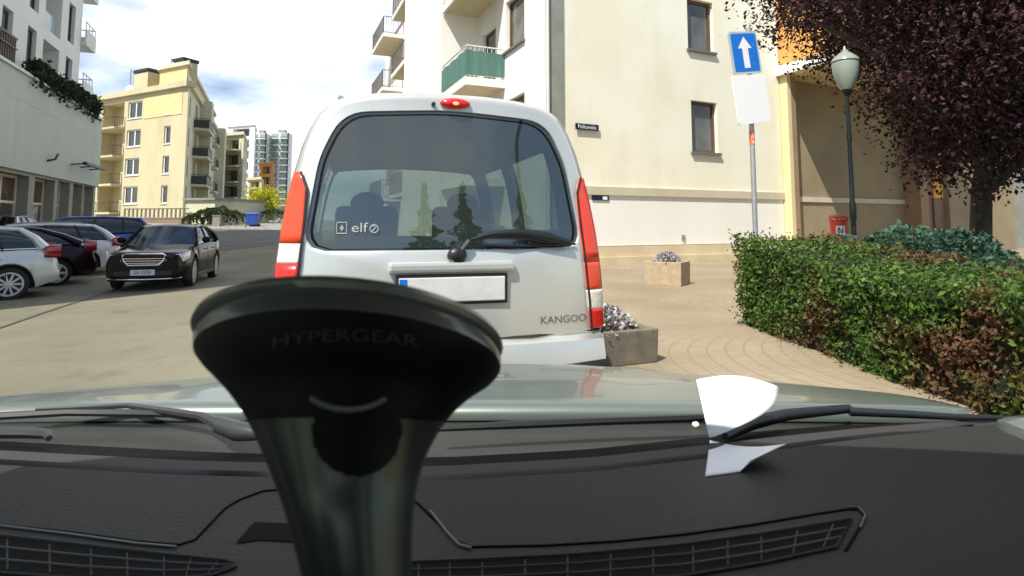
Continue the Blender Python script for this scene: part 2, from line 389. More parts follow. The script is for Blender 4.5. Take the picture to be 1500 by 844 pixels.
def thing(name, label, cat, loc=(0, 0, 0), rz=0, group=None):
    o = bpy.data.objects.new(name, None); col.objects.link(o); o.location = loc; o.rotation_euler = (0, 0, rz)
    o.empty_display_size = .2
    return tag(o, label, cat, group)
def text_geo(body, size=1.0):
    cu = bpy.data.curves.new('lettering', 'FONT'); cu.body = body; cu.size = size; cu.align_x = 'CENTER'; cu.align_y = 'CENTER'; cu.resolution_u = 3
    o = bpy.data.objects.new('lettering', cu); col.objects.link(o)
    dg = bpy.context.evaluated_depsgraph_get(); me = o.evaluated_get(dg).to_mesh()
    vs = [V(v.co) for v in me.vertices]; fs = [tuple(p.vertices) for p in me.polygons]
    bpy.data.objects.remove(o); bpy.data.curves.remove(cu)
    return vs, fs
def lettering(mb, body, size, fn, m=0, sx=1.0):
    vs, fs = text_geo(body, size); mb.add([fn(p.x * sx, p.y) for p in vs], fs, m)

# ---------------------------------------------------------------- ground
def sheet(name, poly, dz, material, step=4., skirt=0., kind='structure', edge=None):
    b = bmesh.new(); f = b.faces.new([b.verts.new((x, y, 0)) for x, y in poly])
    xs = [p[0] for p in poly]; ys = [p[1] for p in poly]
    for k in range(int(min(xs) / step) - 1, int(max(xs) / step) + 2):
        bmesh.ops.bisect_plane(b, geom=b.verts[:] + b.edges[:] + b.faces[:], plane_co=(k * step + .013, 0, 0), plane_no=(1, 0, 0))
    for k in range(int(min(ys) / step) - 1, int(max(ys) / step) + 2):
        bmesh.ops.bisect_plane(b, geom=b.verts[:] + b.edges[:] + b.faces[:], plane_co=(0, k * step + .017, 0), plane_no=(0, 1, 0))
    bmesh.ops.triangulate(b, faces=[f for f in b.faces if len(f.verts) > 4])
    for v in b.verts: v.co.z = gz(v.co.x, v.co.y) + dz
    for f in b.faces:
        f.normal_update()
        if f.normal.z < 0: f.normal_flip()
    if skirt:
        ed = [e for e in b.edges if len(e.link_faces) == 1]
        g = bmesh.ops.extrude_edge_only(b, edges=ed)['geom']
        for v in g:
            if isinstance(v, bmesh.types.BMVert): v.co.z -= skirt
        for f in b.faces:
            if abs(f.normal.z) < .5: f.material_index = 1
    me = bpy.data.meshes.new(name); b.to_mesh(me); b.free()
    me.materials.append(M[material])
    if skirt: me.materials.append(M[edge or material])
    o = bpy.data.objects.new(name, me); col.objects.link(o); tag(o, kind=kind); return o

gxs = [-500, -300, -200, -140] + list(range(-100, 61, 4)) + [90, 140, 220, 400]
gys = [-120, -60, -30] + list(range(-16, 121, 4)) + [140, 170, 210, 260, 340, 460, 700]
g = MB(); ny = len(gys)
g.add([(x, y, gz(x, y)) for x in gxs for y in gys], [(i * ny + j, (i + 1) * ny + j, (i + 1) * ny + j + 1, i * ny + j + 1) for i in range(len(gxs) - 1) for j in range(ny - 1)])
tag(g.build('ground', 'plaza', smooth=40), kind='structure')
PV = .12
sheet('road', [(-13.4, 24.2), (-11.2, 31), (4, 36), (40, 39), (40, 42.5), (-80, 42.5), (-80, 30), (-22, 24)], .012, 'asphalt')
kerb_line = [(.98, -40), (.98, 2.6), (.42, 4.4), (-.5, 8), (-1.7, 13), (-9.6, 33)]
sheet('pavement', kerb_line + [(-2, 36), (45, 36), (45, -40)], PV, 'paver', skirt=.2, edge='kerbstone', step=2.)
far_edge = [(-70, 42.6), (40, 42.6)]
sheet('far_pavement', [(-75, 42.5), (45, 42.5), (45, 130), (-75, 130)], .11, 'concrete', skirt=.2, edge='kerbstone', step=4)
sheet('lawn', [(3.0, 1.2), (3.0, 7.0), (4.5, 8.4), (8.5, 12), (16, 16), (25, 18), (25, 1.2)], PV + .006, 'lawn')
# kerb stones along the near pavement and the far one
kb = MB()
for (a, b_) in zip(kerb_line[1:], kerb_line[2:]):
    a = V((*a, 0)); b_ = V((*b_, 0)); d = (b_ - a).normalized(); n = max(1, round((b_ - a).length)); l = (b_ - a).length / n
    for i in range(n):
        p = a + d * l * i; q = a + d * (l * i + l - .012); nn = V((-d.y, d.x, 0))
        z0 = gz(p.x, p.y); z1 = gz(q.x, q.y)
        kb.add([p + V((0, 0, z0 - .05)), p + nn * .14 + V((0, 0, z0 - .05)), p + nn * .14 + V((0, 0, z0 + PV + .004)), p + V((0, 0, z0 + PV + .004)),
                q + V((0, 0, z1 - .05)), q + nn * .14 + V((0, 0, z1 - .05)), q + nn * .14 + V((0, 0, z1 + PV + .004)), q + V((0, 0, z1 + PV + .004))],
               [(0, 1, 2, 3), (4, 7, 6, 5), (0, 4, 5, 1), (1, 5, 6, 2), (2, 6, 7, 3), (3, 7, 4, 0)])
for i in range(80):
    x = -70 + i * 1.3
    z = gz(x, 42.5); kb.box((x + .64, 42.4, z + .06), (1.27, .2, .16))
tag(kb.build('kerb', 'kerbstone'), kind='structure')
# painted lines and the drain joint across the plaza
def strip(name, pts, wd, dz, material):
    mb = MB(); L_ = []
    P = []
    for a, b_ in zip(pts, pts[1:]):
        for k in range(8): P.append(V(a).lerp(V(b_), k / 8))
    P.append(V(pts[-1]))
    for i, p in enumerate(P):
        d = (P[min(i + 1, len(P) - 1)] - P[max(i - 1, 0)]).normalized(); n = V((-d.y, d.x))
        L_.append([(*(p + n * wd / 2), 0), (*(p - n * wd / 2), 0)])
    mb.loft([[(x, y, gz(x, y) + dz) for x, y, _ in r] for r in L_], closed=False)
    return mb.build(name, material)
def g2(px, py): p = ground(px, py); return (p.x, p.y)
jt = strip('drain_joint', [g2(-60, 500), g2(0, 481), g2(75, 455), g2(150, 431), g2(230, 408), g2(300, 388)], .07, .012, 'gutter'); tag(jt, kind='structure')
for a, b_ in (((28, 436), (125, 423)), ((88, 415), (158, 405))):
    tag(strip('parking_line', [g2(*a), g2(*b_)], .12, .010, 'white_line'), kind='structure')
tag(strip('slab_joint', [g2(0, 446), g2(30, 444)], .05, .010, 'gutter'), kind='structure')

# ---------------------------------------------------------------- buildings
SD = V((-.381, .925, 0)).normalized()
def wall(mb, A, B, z0, z1, ops=(), depth=.18, m=0, rm=None):
    A = V((A[0], A[1], 0)); B = V((B[0], B[1], 0)); d = (B - A).normalized(); n = V((d.y, -d.x, 0)); Lw = (B - A).length
    us = sorted({0., Lw} | {max(0, min(Lw, o[k])) for o in ops for k in (0, 1)}); zs = sorted({z0, z1} | {max(z0, min(z1, o[k])) for o in ops for k in (2, 3)})
    P = lambda u, z, o=0.: tuple(A + d * u + n * o + V((0, 0, z)))
    for a, b in zip(us, us[1:]):
        for c, e in zip(zs, zs[1:]):
            if b - a < 1e-4 or e - c < 1e-4: continue
            u, z = (a + b) / 2, (c + e) / 2
            if any(o[0] < u < o[1] and o[2] < z < o[3] for o in ops): continue
            mb.quad(P(a, c), P(b, c), P(b, e), P(a, e), m)
    rm = m if rm is None else rm
    for o in ops:
        a, b, c, e = o[:4]; dp = o[4] if len(o) > 4 else depth
        mb.quad(P(a, c), P(b, c), P(b, c, -dp), P(a, c, -dp), rm); mb.quad(P(a, e), P(a, e, -dp), P(b, e, -dp), P(b, e), rm)
        mb.quad(P(a, c), P(a, c, -dp), P(a, e, -dp), P(a, e), rm); mb.quad(P(b, c), P(b, e), P(b, e, -dp), P(b, c, -dp), rm)
    return A, d, n
def windows(parent, A, B, ops, depth=.18, frame='white_frame', pane='window_dark', sill=None, cols=2, bar=.06, transom=None, name='window'):
    A = V((A[0], A[1], 0)); B = V((B[0], B[1], 0)); d = (B - A).normalized(); n = V((d.y, -d.x, 0))
    for o in ops:
        a, b, c, e = o[:4]; q = -depth + .01
        P = lambda u, z: tuple(A + d * u + n * q + V((0, 0, z)))
        mb = MB(); mb.quad(P(a, c), P(b, c), P(b, e), P(a, e)); wn = mb.build(name, pane, parent, world=True, fix=False)
        fb = MB(); o0, o1 = q - .02, q + .05
        fb.obox(A, d, a, a + bar, o0, o1, c, e); fb.obox(A, d, b - bar, b, o0, o1, c, e)
        fb.obox(A, d, a + bar, b - bar, o0, o1, c, c + bar); fb.obox(A, d, a + bar, b - bar, o0, o1, e - bar, e)
        for k in range(1, cols):
            u = a + (b - a) * k / cols; fb.obox(A, d, u - bar * .6, u + bar * .6, o0, o1 - .004, c + bar, e - bar)
        if transom:
            z = c + (e - c) * transom; fb.obox(A, d, a + bar, b - bar, o0, o1 - .008, z - bar / 2, z + bar / 2)
        fr = fb.build('frame', frame, parent=wn, world=True)
        if sill:
            sb = MB(); sb.obox(A, d, a - .07, b + .07, -.05, .09, c - .07, c + .004); sb.build('sill', sill, parent=wn, world=True)
def balcony(parent, A, d, u0, u1, out, z, slab_mats=('white_render', 'slab_soffit'), rail='dark_metal', rail_h=1.05, bars=True, panel=None, th=.16, step=.14):
    n = V((d.y, -d.x, 0)); sb = MB()
    sb.obox(A, d, u0, u1, .0, out, z - th, z, 0)
    s1 = MB(); s1.obox(A, d, u0 + .08, u1 - .08, .02, out - .08, z - th - .012, z - th - .002, 0)
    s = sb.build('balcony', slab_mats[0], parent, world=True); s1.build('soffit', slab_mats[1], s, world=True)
    rb = MB()
    P = lambda u, o, zz: A + d * u + n * o + V((0, 0, zz))
    e = .05; path = [P(u0 + e, .02, z + rail_h), P(u0 + e, out - e, z + rail_h), P(u1 - e, out - e, z + rail_h), P(u1 - e, .02, z + rail_h)]
    for a, b in zip(path, path[1:]):
        rb.tube([a, b], .025, 6); low = V((0, 0, -rail_h + .08)); rb.tube([a + low, b + low], .018, 5)
        Lr = (b - a).length; k = max(2, int(Lr / step))
        if bars:
            for i in range(k + 1):
                p = a.lerp(b, i / k); rb.tube([p, p + V((0, 0, -rail_h))], .011 if 0 < i < k else .022, 5)
    rb.build('railing', rail, s, world=True)
    if panel:
        pb = MB(); kk = 40
        pts = []; e = .015; path = [P(u0 + e, .02, z + rail_h), P(u0 + e, out - e, z + rail_h), P(u1 - e, out - e, z + rail_h), P(u1 - e, .02, z + rail_h)]
        for a, b in zip(path, path[1:]):
            for i in range(kk + 1): pts.append(a.lerp(b, i / kk))
        pb.loft([[p + V((0, 0, -.16 - .02 * math.sin(i * .5))) + n * .012 * math.sin(i * 1.9), p + V((0, 0, -rail_h * .92)) + n * .012 * math.sin(i * 1.9 + 1)] for i, p in enumerate(pts)], closed=False)
        pb.build('screen', panel, s, smooth=60, world=True)
    return s

# ---- beige apartment block on the right (facade f, street side SD)
FA = V((2.8, 17, 0)); FD = V((.9, .436, 0)).normalized()
FN = V((FD.y, -FD.x, 0))
CO = FA + FD * -2.05
bb = thing('apartment_building', 'cream rendered apartment block with green screened balcony and brown framed windows behind the van', 'building', (CO.x, CO.y, PV))
FE = FA + FD * 7.4
mb = MB(); wops = [(3.30, 4.42, 3.62, 5.30), (3.24, 4.36, 6.98, 8.70), (3.24, 4.36, 10.3, 12.0)]
FAs = FA + FD * -1.5
ops2 = [(u0 + 1.5, u1 + 1.5, a, b) for u0, u1, a, b in wops]
wall(mb, FAs, FE, 2.40, 13.5, ops2, .2, 0)
wall(mb, FAs, FE, .68, 2.40, (), .2, 1)
mb.build('facade', ['cream_plaster', 'white_plaster'], bb, world=True, fix=False)
windows(bb, FAs, FE, ops2, .2, 'brown_wood', 'window_grey', 'roof_felt', cols=1, bar=.09)
b1 = MB(); b1.obox(FA, FD, -1.5, 7.40, 0, .055, 2.16, 2.40); b1.build('string_course', 'belt_plaster', bb, world=True)
b1 = MB(); b1.obox(FA, FD, -2.05, 7.40, 0.0, .07, PV - .1, .66); b1.obox(FA, FD, -2.05, 7.40, .07, .16, PV - .1, .36); b1.build('plinth', 'plinth_plaster', bb, world=True)
b1 = MB(); b1.obox(FA, FD, -2.0, -1.50, -.3, .05, .66, 13.5); b1.build('corner_strip', 'grey_plaster', bb, world=True)  # grey strip down the corner by the drainpipe
b1 = MB(); b1.tube([FA + FD * -2.02 + FN * .07 + V((0, 0, .4)), FA + FD * -2.02 + FN * .07 + V((0, 0, 13.5))], .05, 8); b1.build('drainpipe', 'white_render', bb, world=True)
# plates on the wall
b1 = MB(); b1.obox(FA, FD, -1.12, -.33, .004 + .05, .075, 4.02, 4.20, 0)
o = b1.build('street_name_plate', 'navy', bb, world=True); tb = MB()
lettering(tb, 'Polkowska', .17, lambda x, y: FA + FD * (-.73 + x) + FN * .079 + V((0, 0, 4.11 + y)), sx=.86); tb.build('lettering', 'sign_white', o, world=True, fix=False)
b1 = MB(); b1.obox(FA, FD, -.55, .03, .004, .03, 2.0, 2.14 - .0); o = b1.build('number_plate', 'navy', bb, world=True)
tb = MB(); tb.obox(FA, FD, -.19, -.03, .031, .035, 2.02, 2.12); tb.build('number_panel', 'sign_white', o, world=True)
b1 = MB(); b1.obox(FA, FD, 2.75, 2.87, .0, .05, .84, .98); b1.build('wall_socket', 'galv', bb, world=True)
# street side
C0 = CO; C1 = CO + SD * 26
SN = V((SD.y, -SD.x, 0)) * -1      # outward to the street (left)
# facing left: walk from far to near so that the outward normal points to the street
mb = MB(); LS = 26.
so_ops = [(LS - 3.05, LS - 1.5, 7.0, 8.7), (LS - 2.75, LS - 1.5, 3.62, 5.35), (LS - 2.95, LS - 1.5, 10.3, 12.0), (LS - 5.4, LS - 4.0, 6.1, 8.3), (LS - 15.8, LS - 14.6, 9.4, 11.6), (LS - 15.8, LS - 14.6, 6.1, 8.3), (LS - 5.4, LS - 4.0, 9.4, 11.6)]
wall(mb, C1, C0, PV - .1, 13.5, so_ops, .2)
mb.build('street_facade', 'white_plaster', bb, world=True, fix=False)
windows(bb, C1, C0, so_ops, .2, 'brown_wood', 'window_grey', 'roof_felt', cols=1, bar=.08)
b1 = MB(); q = [C0, C1, C1 + V((12, 6, 0)), FA + FD * 7.4 + V((0, 6, 0)), FA + FD * 7.4]; q = [p + V((0, 0, 13.5)) for p in q]
b1.add([p + V((0, 0, dz)) for dz in (0, .3) for p in q], [(0, 1, 2, 3, 4), (9, 8, 7, 6, 5)] + [(i, (i + 1) % 5, (i + 1) % 5 + 5, i + 5) for i in range(5)])
b1.build('roof', 'roof_felt', bb, world=True)
# stair bay that sticks out of the street side, balconies either side of it
bd = -SD; BA = C0 + SD * 12.6
b1 = MB(); b1.obox(BA, bd, 0, 6.6, 0, 1.42, PV - .1, 14.4); b1.build('stair_bay', 'white_plaster', bb, world=True)
for z, pn in ((5.98, 'green_cloth'), (9.3, None), (2.7, None)):
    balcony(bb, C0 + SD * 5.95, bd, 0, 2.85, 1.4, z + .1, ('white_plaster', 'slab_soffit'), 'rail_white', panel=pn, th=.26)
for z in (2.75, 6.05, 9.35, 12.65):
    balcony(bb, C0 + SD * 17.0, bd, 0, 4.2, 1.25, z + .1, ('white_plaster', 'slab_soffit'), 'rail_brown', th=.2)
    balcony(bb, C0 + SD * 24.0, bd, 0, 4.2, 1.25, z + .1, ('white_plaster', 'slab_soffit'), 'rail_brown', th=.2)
b1 = MB(); b1.obox(C0, bd, -14.5, -13.9, 0, .4, PV, 13.5); b1.build('pier', 'slab_soffit', bb, world=True)
# porch: niche wall, wing wall, tall canopy
PE = FA + FD * 7.4
nd_ = -.06
NA = FA + FD * 7.4 + FN * nd_; NB = FA + FD * 14.4 + FN * nd_
mb = MB(); wall(mb, NA, NB, PV - .1, 13.5, (), .1, 0); mb.build('niche_wall', 'niche_shade_plaster', bb, world=True, fix=False)
b1 = MB(); b1.obox(NA, FD, .5, 7.0, 0, .05, 2.10, 2.28); b1.build('niche_course', 'belt_plaster', bb, world=True)
b1 = MB(); b1.obox(FA, FD, 7.42, 7.60, -.8, .32, PV - .1, 6.5, 0); b1.build('wing_wall', 'pillar_plaster', bb, world=True)
b1 = MB(); b1.obox(FA, FD, 7.603, 7.85, -.8, .30, PV - .1, 6.5, 0); b1.build('wing_shade', 'brown_shade_plaster', bb, world=True)  # brown strip painted as the shade next to the wing wall
b1 = MB(); b1.obox(FA, FD, 7.25, 16.5, -.7, 2.9, 6.52, 6.86); cn = b1.build('canopy', 'white_plaster', bb, world=True)
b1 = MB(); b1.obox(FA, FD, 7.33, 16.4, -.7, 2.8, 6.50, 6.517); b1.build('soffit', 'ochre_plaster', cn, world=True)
b1 = MB(); b1.obox(FA, FD, 7.41, 12.0, -.74, .02, 6.865, 9.6); b1.build('upper_panel', 'orange_plaster', bb, world=True)
RB = NB
b1 = MB(); b1.obox(FA, FD, 14.4, 14.9, -3, .6, PV - .1, 13.5); b1.build('return_wall', 'brown_shade_plaster', bb, world=True)
b1 = MB(); b1.obox(FA, FD, 14.92, 16.6, -3, -.2, PV - .1, 13.5); b1.build('porch_jamb', 'rust_wall', bb, world=True)
b1 = MB(); b1.obox(FA, FD, 16.62, 17.3, -3, -.1, 2.4, 13.5); b1.build('orange_panel', 'orange_plaster', bb, world=True)
b1 = MB(); b1.obox(FA, FD, 16.62, 17.3, -3, -.12, PV - .1, 2.395); b1.build('panel_base', 'rust_wall', bb, world=True)
b1 = MB(); b1.obox(FA, FD, 17.31, 22.5, -3, .1, PV - .1, 13.5); b1.build('end_wall', 'niche_shade_plaster', bb, world=True)
b1 = MB(); b1.obox(FA, FD, 22.51, 40, -3, -.6, PV - .1, 13.5); b1.build('far_wall', 'grey_plaster', bb, world=True)

# ---- white commercial building on the left
WA = V((-15.4, 13.5, 0)); WB = WA + SD * 20.1; W0 = WA - SD * 9
lb = thing('commercial_building', 'white building with blank panelled wall over shop windows and a planted terrace, left edge', 'building', (WA.x, WA.y, 0))
U = 9.0
GZW = 0.0
mb = MB()
shop = [(U + 2.0, U + 4.2, .45, 3.2, .45), (U + 4.6, U + 7.3, .45, 3.2, .45), (U + 7.7, U + 10.6, .45, 3.22, .45), (U + 11.2, U + 13.6, .45, 3.25, .45), (U + 14.0, U + 15.7, .45, 3.28, .45), (U + 16.2, U + 17.7, .3, 3.3, .45), (U + 17.9, U + 19.7, .3, 3.3, .45)]
wall(mb, W0, WB, -.4, 3.36, shop, .45, 0)
mb.build('ground_floor_wall', 'grey_plaster', lb, world=True, fix=False)
windows(lb, W0, WB, shop, .45, 'belt_plaster', 'shop_glass', cols=2, bar=.10, transom=.62, name='shop_window')
for u0, u1, z0, z1 in ((10.0 + U - 2, 10.9 + U - 2, .6, 1.8), (U + 12.2, U + 13.1, .9, 2.1), (U + 5.4, U + 6.2, .6, 1.9)):
    b1 = MB(); b1.obox(W0, SD, u0, u1, -.41, -.395, z0, z1); b1.build('poster', 'poster', lb, world=True)
mb = MB(); mb.obox(W0, SD, 0, 29.1, -.6, .12, 3.363, 5.98); mb.obox(W0, SD, 0, 29.1, -.6, .105, 5.995, 7.05); mb.build('panel_wall', 'render_panel', lb, world=True)
mb = MB(); mb.obox(W0, SD, 0, 29.1, -.6, .09, 5.979, 5.996); mb.build('panel_joint', 'dark_metal', lb, world=True)
mb = MB(); mb.obox(W0, SD, 0, 29.12, .0, .2, 7.052, 7.16); mb.build('coping', 'white_render', lb, world=True)
# terrace rail and planting
mb = MB()
for i in range(0, 86): mb.obox(W0, SD, .1 + i * .2, .135 + i * .2, .06, .09, 7.16, 8.12)
mb.obox(W0, SD, 0, 17.2, .04, .11, 8.12, 8.2); mb.obox(W0, SD, 0, 17.2, .03, .12, 7.75, 7.8); mb.obox(W0, SD, 0, 17.2, .03, .05, 7.2, 8.1)
mb.build('terrace_railing', 'rail_brown', lb, world=True)
# upper floors, slightly set back
UA = W0 - V((SD.y, -SD.x, 0)) * .7; UB = WB - V((SD.y, -SD.x, 0)) * .7 - SD * 1.6
up = []; lg = []
for z0 in (7.35, 10.15, 12.95, 15.75):
    for k, u in enumerate((2.6, 4.4, 6.2, 9.0, 12.2, 14.2, 16.1, 18.0, 20.5, 25.4)):
        up.append((u, u + 1.0, z0 - (0 if z0 < 8 else -.35), z0 + 2.35))
    lg.append((22.3, 24.4, z0 - (0 if z0 < 8 else -.05), z0 + 2.3, 1.2))
mb = MB(); wall(mb, UA, UB, 7.05, 19, up + lg, .22, 0)
d_ = SD; n_ = V((SD.y, -SD.x, 0))
for o in lg:
    P = lambda u, z: UA + d_ * u - n_ * 1.2 + V((0, 0, z)); mb.quad(P(o[0], o[2]), P(o[1], o[2]), P(o[1], o[3]), P(o[0], o[3]))
E1 = UB - n_ * 12
wall(mb, UB, E1, 7.05, 19)
mb.build('upper_wall', 'white_render', lb, world=True, fix=False)
mb = MB(); wall(mb, WB, WB - n_ * 12, -.4, 7.05); wall(mb, W0 - n_ * 12, W0, -.4, 19); mb.obox(W0, SD, 0, 29.1, -12, -.61, 6.9, 7.04)
mb.obox(W0, SD, 0, 27.4, -12, -.71, 19, 19.2); mb.build('end_wall', 'white_render', lb, world=True, fix=False)
windows(lb, UA, UB, up, .22, 'dark_frame', 'window_blue', cols=1, bar=.11, transom=.3)
for o in lg:
    mb = MB(); mb.obox(UA, SD, o[0], o[1], -.25, -.2, o[2] + .05, o[2] + .95); mb.build('loggia_panel', 'tower_glass', lb, world=True)
for z in (7.2, 10.0, 12.8, 15.6):
    A_ = UB
    s = MB(); s.obox(A_, SD, 0.0, 1.75, -2.6, .25, z + .9, z + 1.08); s.obox(A_, SD, 1.65, 1.75, -2.6, .25, z + 1.085, z + 1.75); s.obox(A_, SD, .0, 1.64, .17, .25, z + 1.085, z + 1.75)
    b_ = s.build('end_balcony', 'white_render', lb, world=True)
    r_ = MB(); r_.tube([A_ + n_ * .2 + V((0, 0, z + 2.15)), A_ + SD * 1.7 + n_ * .2 + V((0, 0, z + 2.15)), A_ + SD * 1.7 - n_ * 2.5 + V((0, 0, z + 2.15))], .03, 6)
    for u in (.05, .6, 1.15, 1.7): r_.tube([A_ + SD * u + n_ * .2 + V((0, 0, z + 1.75)), A_ + SD * u + n_ * .2 + V((0, 0, z + 2.15))], .02, 5)
    r_.build('railing', 'steel', b_, world=True)
# bracketed wall lamps over the shops
mb = MB()
for k in range(3): mb.tube([W0 + SD * (U + 15.2 + k * 1.5) + n_ * .1 + V((0, 0, 4.15)), W0 + SD * (U + 15.2 + k * 1.5) + n_ * .75 + V((0, 0, 4.22))], .035, 6)
mb.obox(W0, SD, U + 15.0, U + 18.6, .62, .80, 4.15, 4.28); mb.build('sign_bracket', 'dark_metal', lb, world=True)
mb = MB(); mb.tube([W0 + SD * (U + 12.0) + n_ * .12 + V((0, 0, 4.0)), W0 + SD * (U + 12.2) + n_ * .35 + V((0, 0, 4.1)), W0 + SD * (U + 12.5) + n_ * .35 + V((0, 0, 4.35))], .05, 6); mb.build('bracket', 'dark_metal', lb, world=True)

# terrace shrubs
def leafbox(mb, n, fn, size, nrm=None):
    for _ in range(n): 
        p, nn = fn(); mb.leaf(p, size, nn)
for i, (u0, u1, h) in enumerate(((U + 9.6, U + 11.8, 1.0), (U + 11.8, U + 13.7, .8), (U + 13.7, U + 15.6, 1.05), (U + 15.6, U + 17.3, .95), (U + 17.3, U + 18.9, 1.0))):
    c = W0 + SD * ((u0 + u1) / 2) + n_ * .15 + V((0, 0, 7.16)); mb = MB()
    for _ in range(1000):
        p = V((rnd.uniform(-.72, .72), rnd.gauss(0, .42), rnd.random() ** .8))
        q = c + SD * (p.x * (u1 - u0) * .75) + n_ * (p.y * .35) + V((0, 0, p.z * h * (1 - .22 * abs(p.x)) * (.85 + .3 * noise.noise(V((p.x * 4 + i * 9, 0, 0)))) - .05 - (.5 * rnd.random() ** 8)))
        mb.leaf(q, .2)
    o = mb.build('terrace_shrub', 'terrace_leaf', fix=False)
    lab = ['dark green shrub on the white building terrace, nearest the brown railing', 'low thin shrub on the white building terrace, second from the brown railing', 'dark shrub third along the white building terrace, middle of the row', 'dark shrub fourth along the white terrace, next to the one at the corner', 'dark green shrub at the far corner of the white building terrace'][i]
    tag(o, lab, 'shrub', 'shrubs along the terrace of the white building')

# ---- yellow block
YC = V((-32.3, 57, 0)); YL = YC - V((.89, -.455, 0)).normalized() * 15.4; YD = (YC - YL).normalized(); YE = YC + SD * 34
yb = thing('yellow_apartment_building', 'yellow five storey apartment block with two chimneys and a set back top floor', 'building', (YC.x, YC.y, gz(YC.x, YC.y)))
mb = MB(); z_ = [12.5, 9.45, 6.4, 3.4]
wide = [(5.3, 7.8, a, a + 1.85) for a in z_]; nar = [(11.8, 12.85, a - .05, a + 1.8) for a in z_]; rec = [(.6, 4.6, a - .9, a + 1.95, 1.5) for a in z_]
wall(mb, YL, YC, 0, 15.0, wide + nar + rec, .2, 0)
yn = V((YD.y, -YD.x, 0))
for o in rec:
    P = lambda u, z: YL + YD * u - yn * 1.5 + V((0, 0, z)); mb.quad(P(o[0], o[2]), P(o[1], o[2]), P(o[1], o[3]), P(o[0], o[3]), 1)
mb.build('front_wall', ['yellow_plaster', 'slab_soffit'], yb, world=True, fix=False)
windows(yb, YL, YC, wide, .2, 'white_frame', 'window_dark', 'white_frame', cols=2, bar=.14)
windows(yb, YL, YC, nar, .2, 'white_frame', 'window_dark', 'white_frame', cols=1, bar=.12)
for a in z_:
    balcony(yb, YL, YD, .3, 4.9, 1.1, a - .85, ('yellow_plaster', 'slab_soffit'), 'dark_metal', step=.22, th=.22)
b1 = MB(); b1.obox(YL, YD, 8.2, 14.55, .002, .05, 12.3, 14.5); b1.build('top_panel', 'ochre_plaster', yb, world=True)
b1 = MB(); wall(b1, YL + SD * 30, YL, 0, 15.0); b1.build('left_wall', 'yellow_plaster', yb, world=True, fix=False)
b1 = MB(); b1.obox(YL, YD, -.35, 15.6, -.6, .38, 15.0, 15.55); b1.build('cornice', 'yellow_plaster', yb, world=True)
# street side
mb = MB(); so2 = []
for a in z_:
    for u in (1.3, 13.0, 15.0, 22.5, 26, 30): so2.append((u, u + .95, a - .3, a + 1.7))
for a in z_: so2.append((6.0, 8.3, a - .9, a + 1.9)); 
wall(mb, YC, YE, 0, 15.0, so2, .25); mb.build('street_wall', 'pale_plaster', yb, world=True, fix=False)
windows(yb, YC, YE, so2, .25, 'white_frame', 'window_blue', cols=1, bar=.12)
for a in z_:
    balcony(yb, YC, SD, 5.2, 10.2, 1.5, a - .85, ('pale_plaster', 'slab_soffit'), 'dark_metal', step=.14, panel='dark_frame', th=.25)
    balcony(yb, YC, SD, 18.0, 21.5, 1.3, a - .85, ('pale_plaster', 'slab_soffit'), 'dark_metal', step=.16, th=.25)
b1 = MB(); sn = V((SD.y, -SD.x, 0)); b1.obox(YC, SD, 10.4, 12.4, 0, 1.2, 0, 15.6); b1.build('stair_bay', 'pale_plaster', yb, world=True); b1 = MB(); b1.obox(YC, SD, 31, 34, 0, 1.2, 0, 15.6); b1.build('stair_bay', 'pale_plaster', yb, world=True)
b1 = MB(); b1.obox(YC, SD, -.0, 34.2, -.6, .35, 15.01, 15.5); b1.build('side_cornice', 'pale_plaster', yb, world=True)
def slab(mats, name, a0, a1, b0, b1_, z0, z1):
    q = MB(); P = [YC + SD * a0 - YD * b0, YC + SD * a1 - YD * b0, YC + SD * a1 - YD * b1_, YC + SD * a0 - YD * b1_]
    q.add([p + V((0, 0, z)) for z in (z0, z1) for p in P], [(0, 3, 2, 1), (4, 5, 6, 7), (0, 1, 5, 4), (1, 2, 6, 5), (2, 3, 7, 6), (3, 0, 4, 7)]); q.build(name, mats, yb, world=True)
slab('roof_felt', 'roof_deck', .3, 33.8, .3, 15.2, 14.9, 15.2)
slab('ochre_plaster', 'penthouse', 1.8, 33, .8, 5.4, 15.2, 17.7)
slab('pale_plaster', 'roof', 1.4, 33.4, .4, 5.8, 17.7, 18.1)
slab('yellow_plaster', 'stair_house', 5, 12, 7.5, 14.5, 15.2, 16.9)
b1 = MB()
b1.obox(YC, SD, 1.0, 33, -.2, -.15, 15.6, 16.4); b1.build('roof_railing', 'steel', yb, world=True)
for u0, u1, zt, dd in ((3.6, 6.1, 18.0, -1.4), (10.2, 11.9, 18.5, -1.6)):
    b1 = MB(); b1.obox(YL, YD, u0, u1, dd - 1.6, dd, 15.5, zt); c_ = b1.build('chimney', 'yellow_plaster', yb, world=True)
    b2 = MB(); b2.obox(YL, YD, u0 - .1, u1 + .1, dd - 1.7, dd + .1, zt + .05, zt + .38)
    for k in range(3): b2.obox(YL, YD, u0 + .2 + k * (u1 - u0 - .4) / 2 - .08, u0 + .2 + k * (u1 - u0 - .4) / 2 + .08, dd - 1.5, dd - .1, zt, zt + .06)
    b2.build('chimney_cap', 'dark_metal', c_, world=True)
for u, h in ((1.8, 2.2), (9.2, 2.6)):
    b1 = MB(); p = YL + YD * u - yn * 2; b1.tube([p + V((0, 0, 15.5)), p + V((0, 0, 15.5 + h + 1.2))], .05, 6); b1.tube([p + V((-.7, 0, 15.5 + h + 1)), p + V((.7, .2, 15.5 + h + 1))], .03, 5)
    an = b1.build('antenna', 'steel', yb, world=True)
    b2 = MB(); b2.sphere(p + V((.2, -.3, 16.4)), (.55, .14, .6), 14, 8); b2.build('dish', 'white_render', an, world=True)
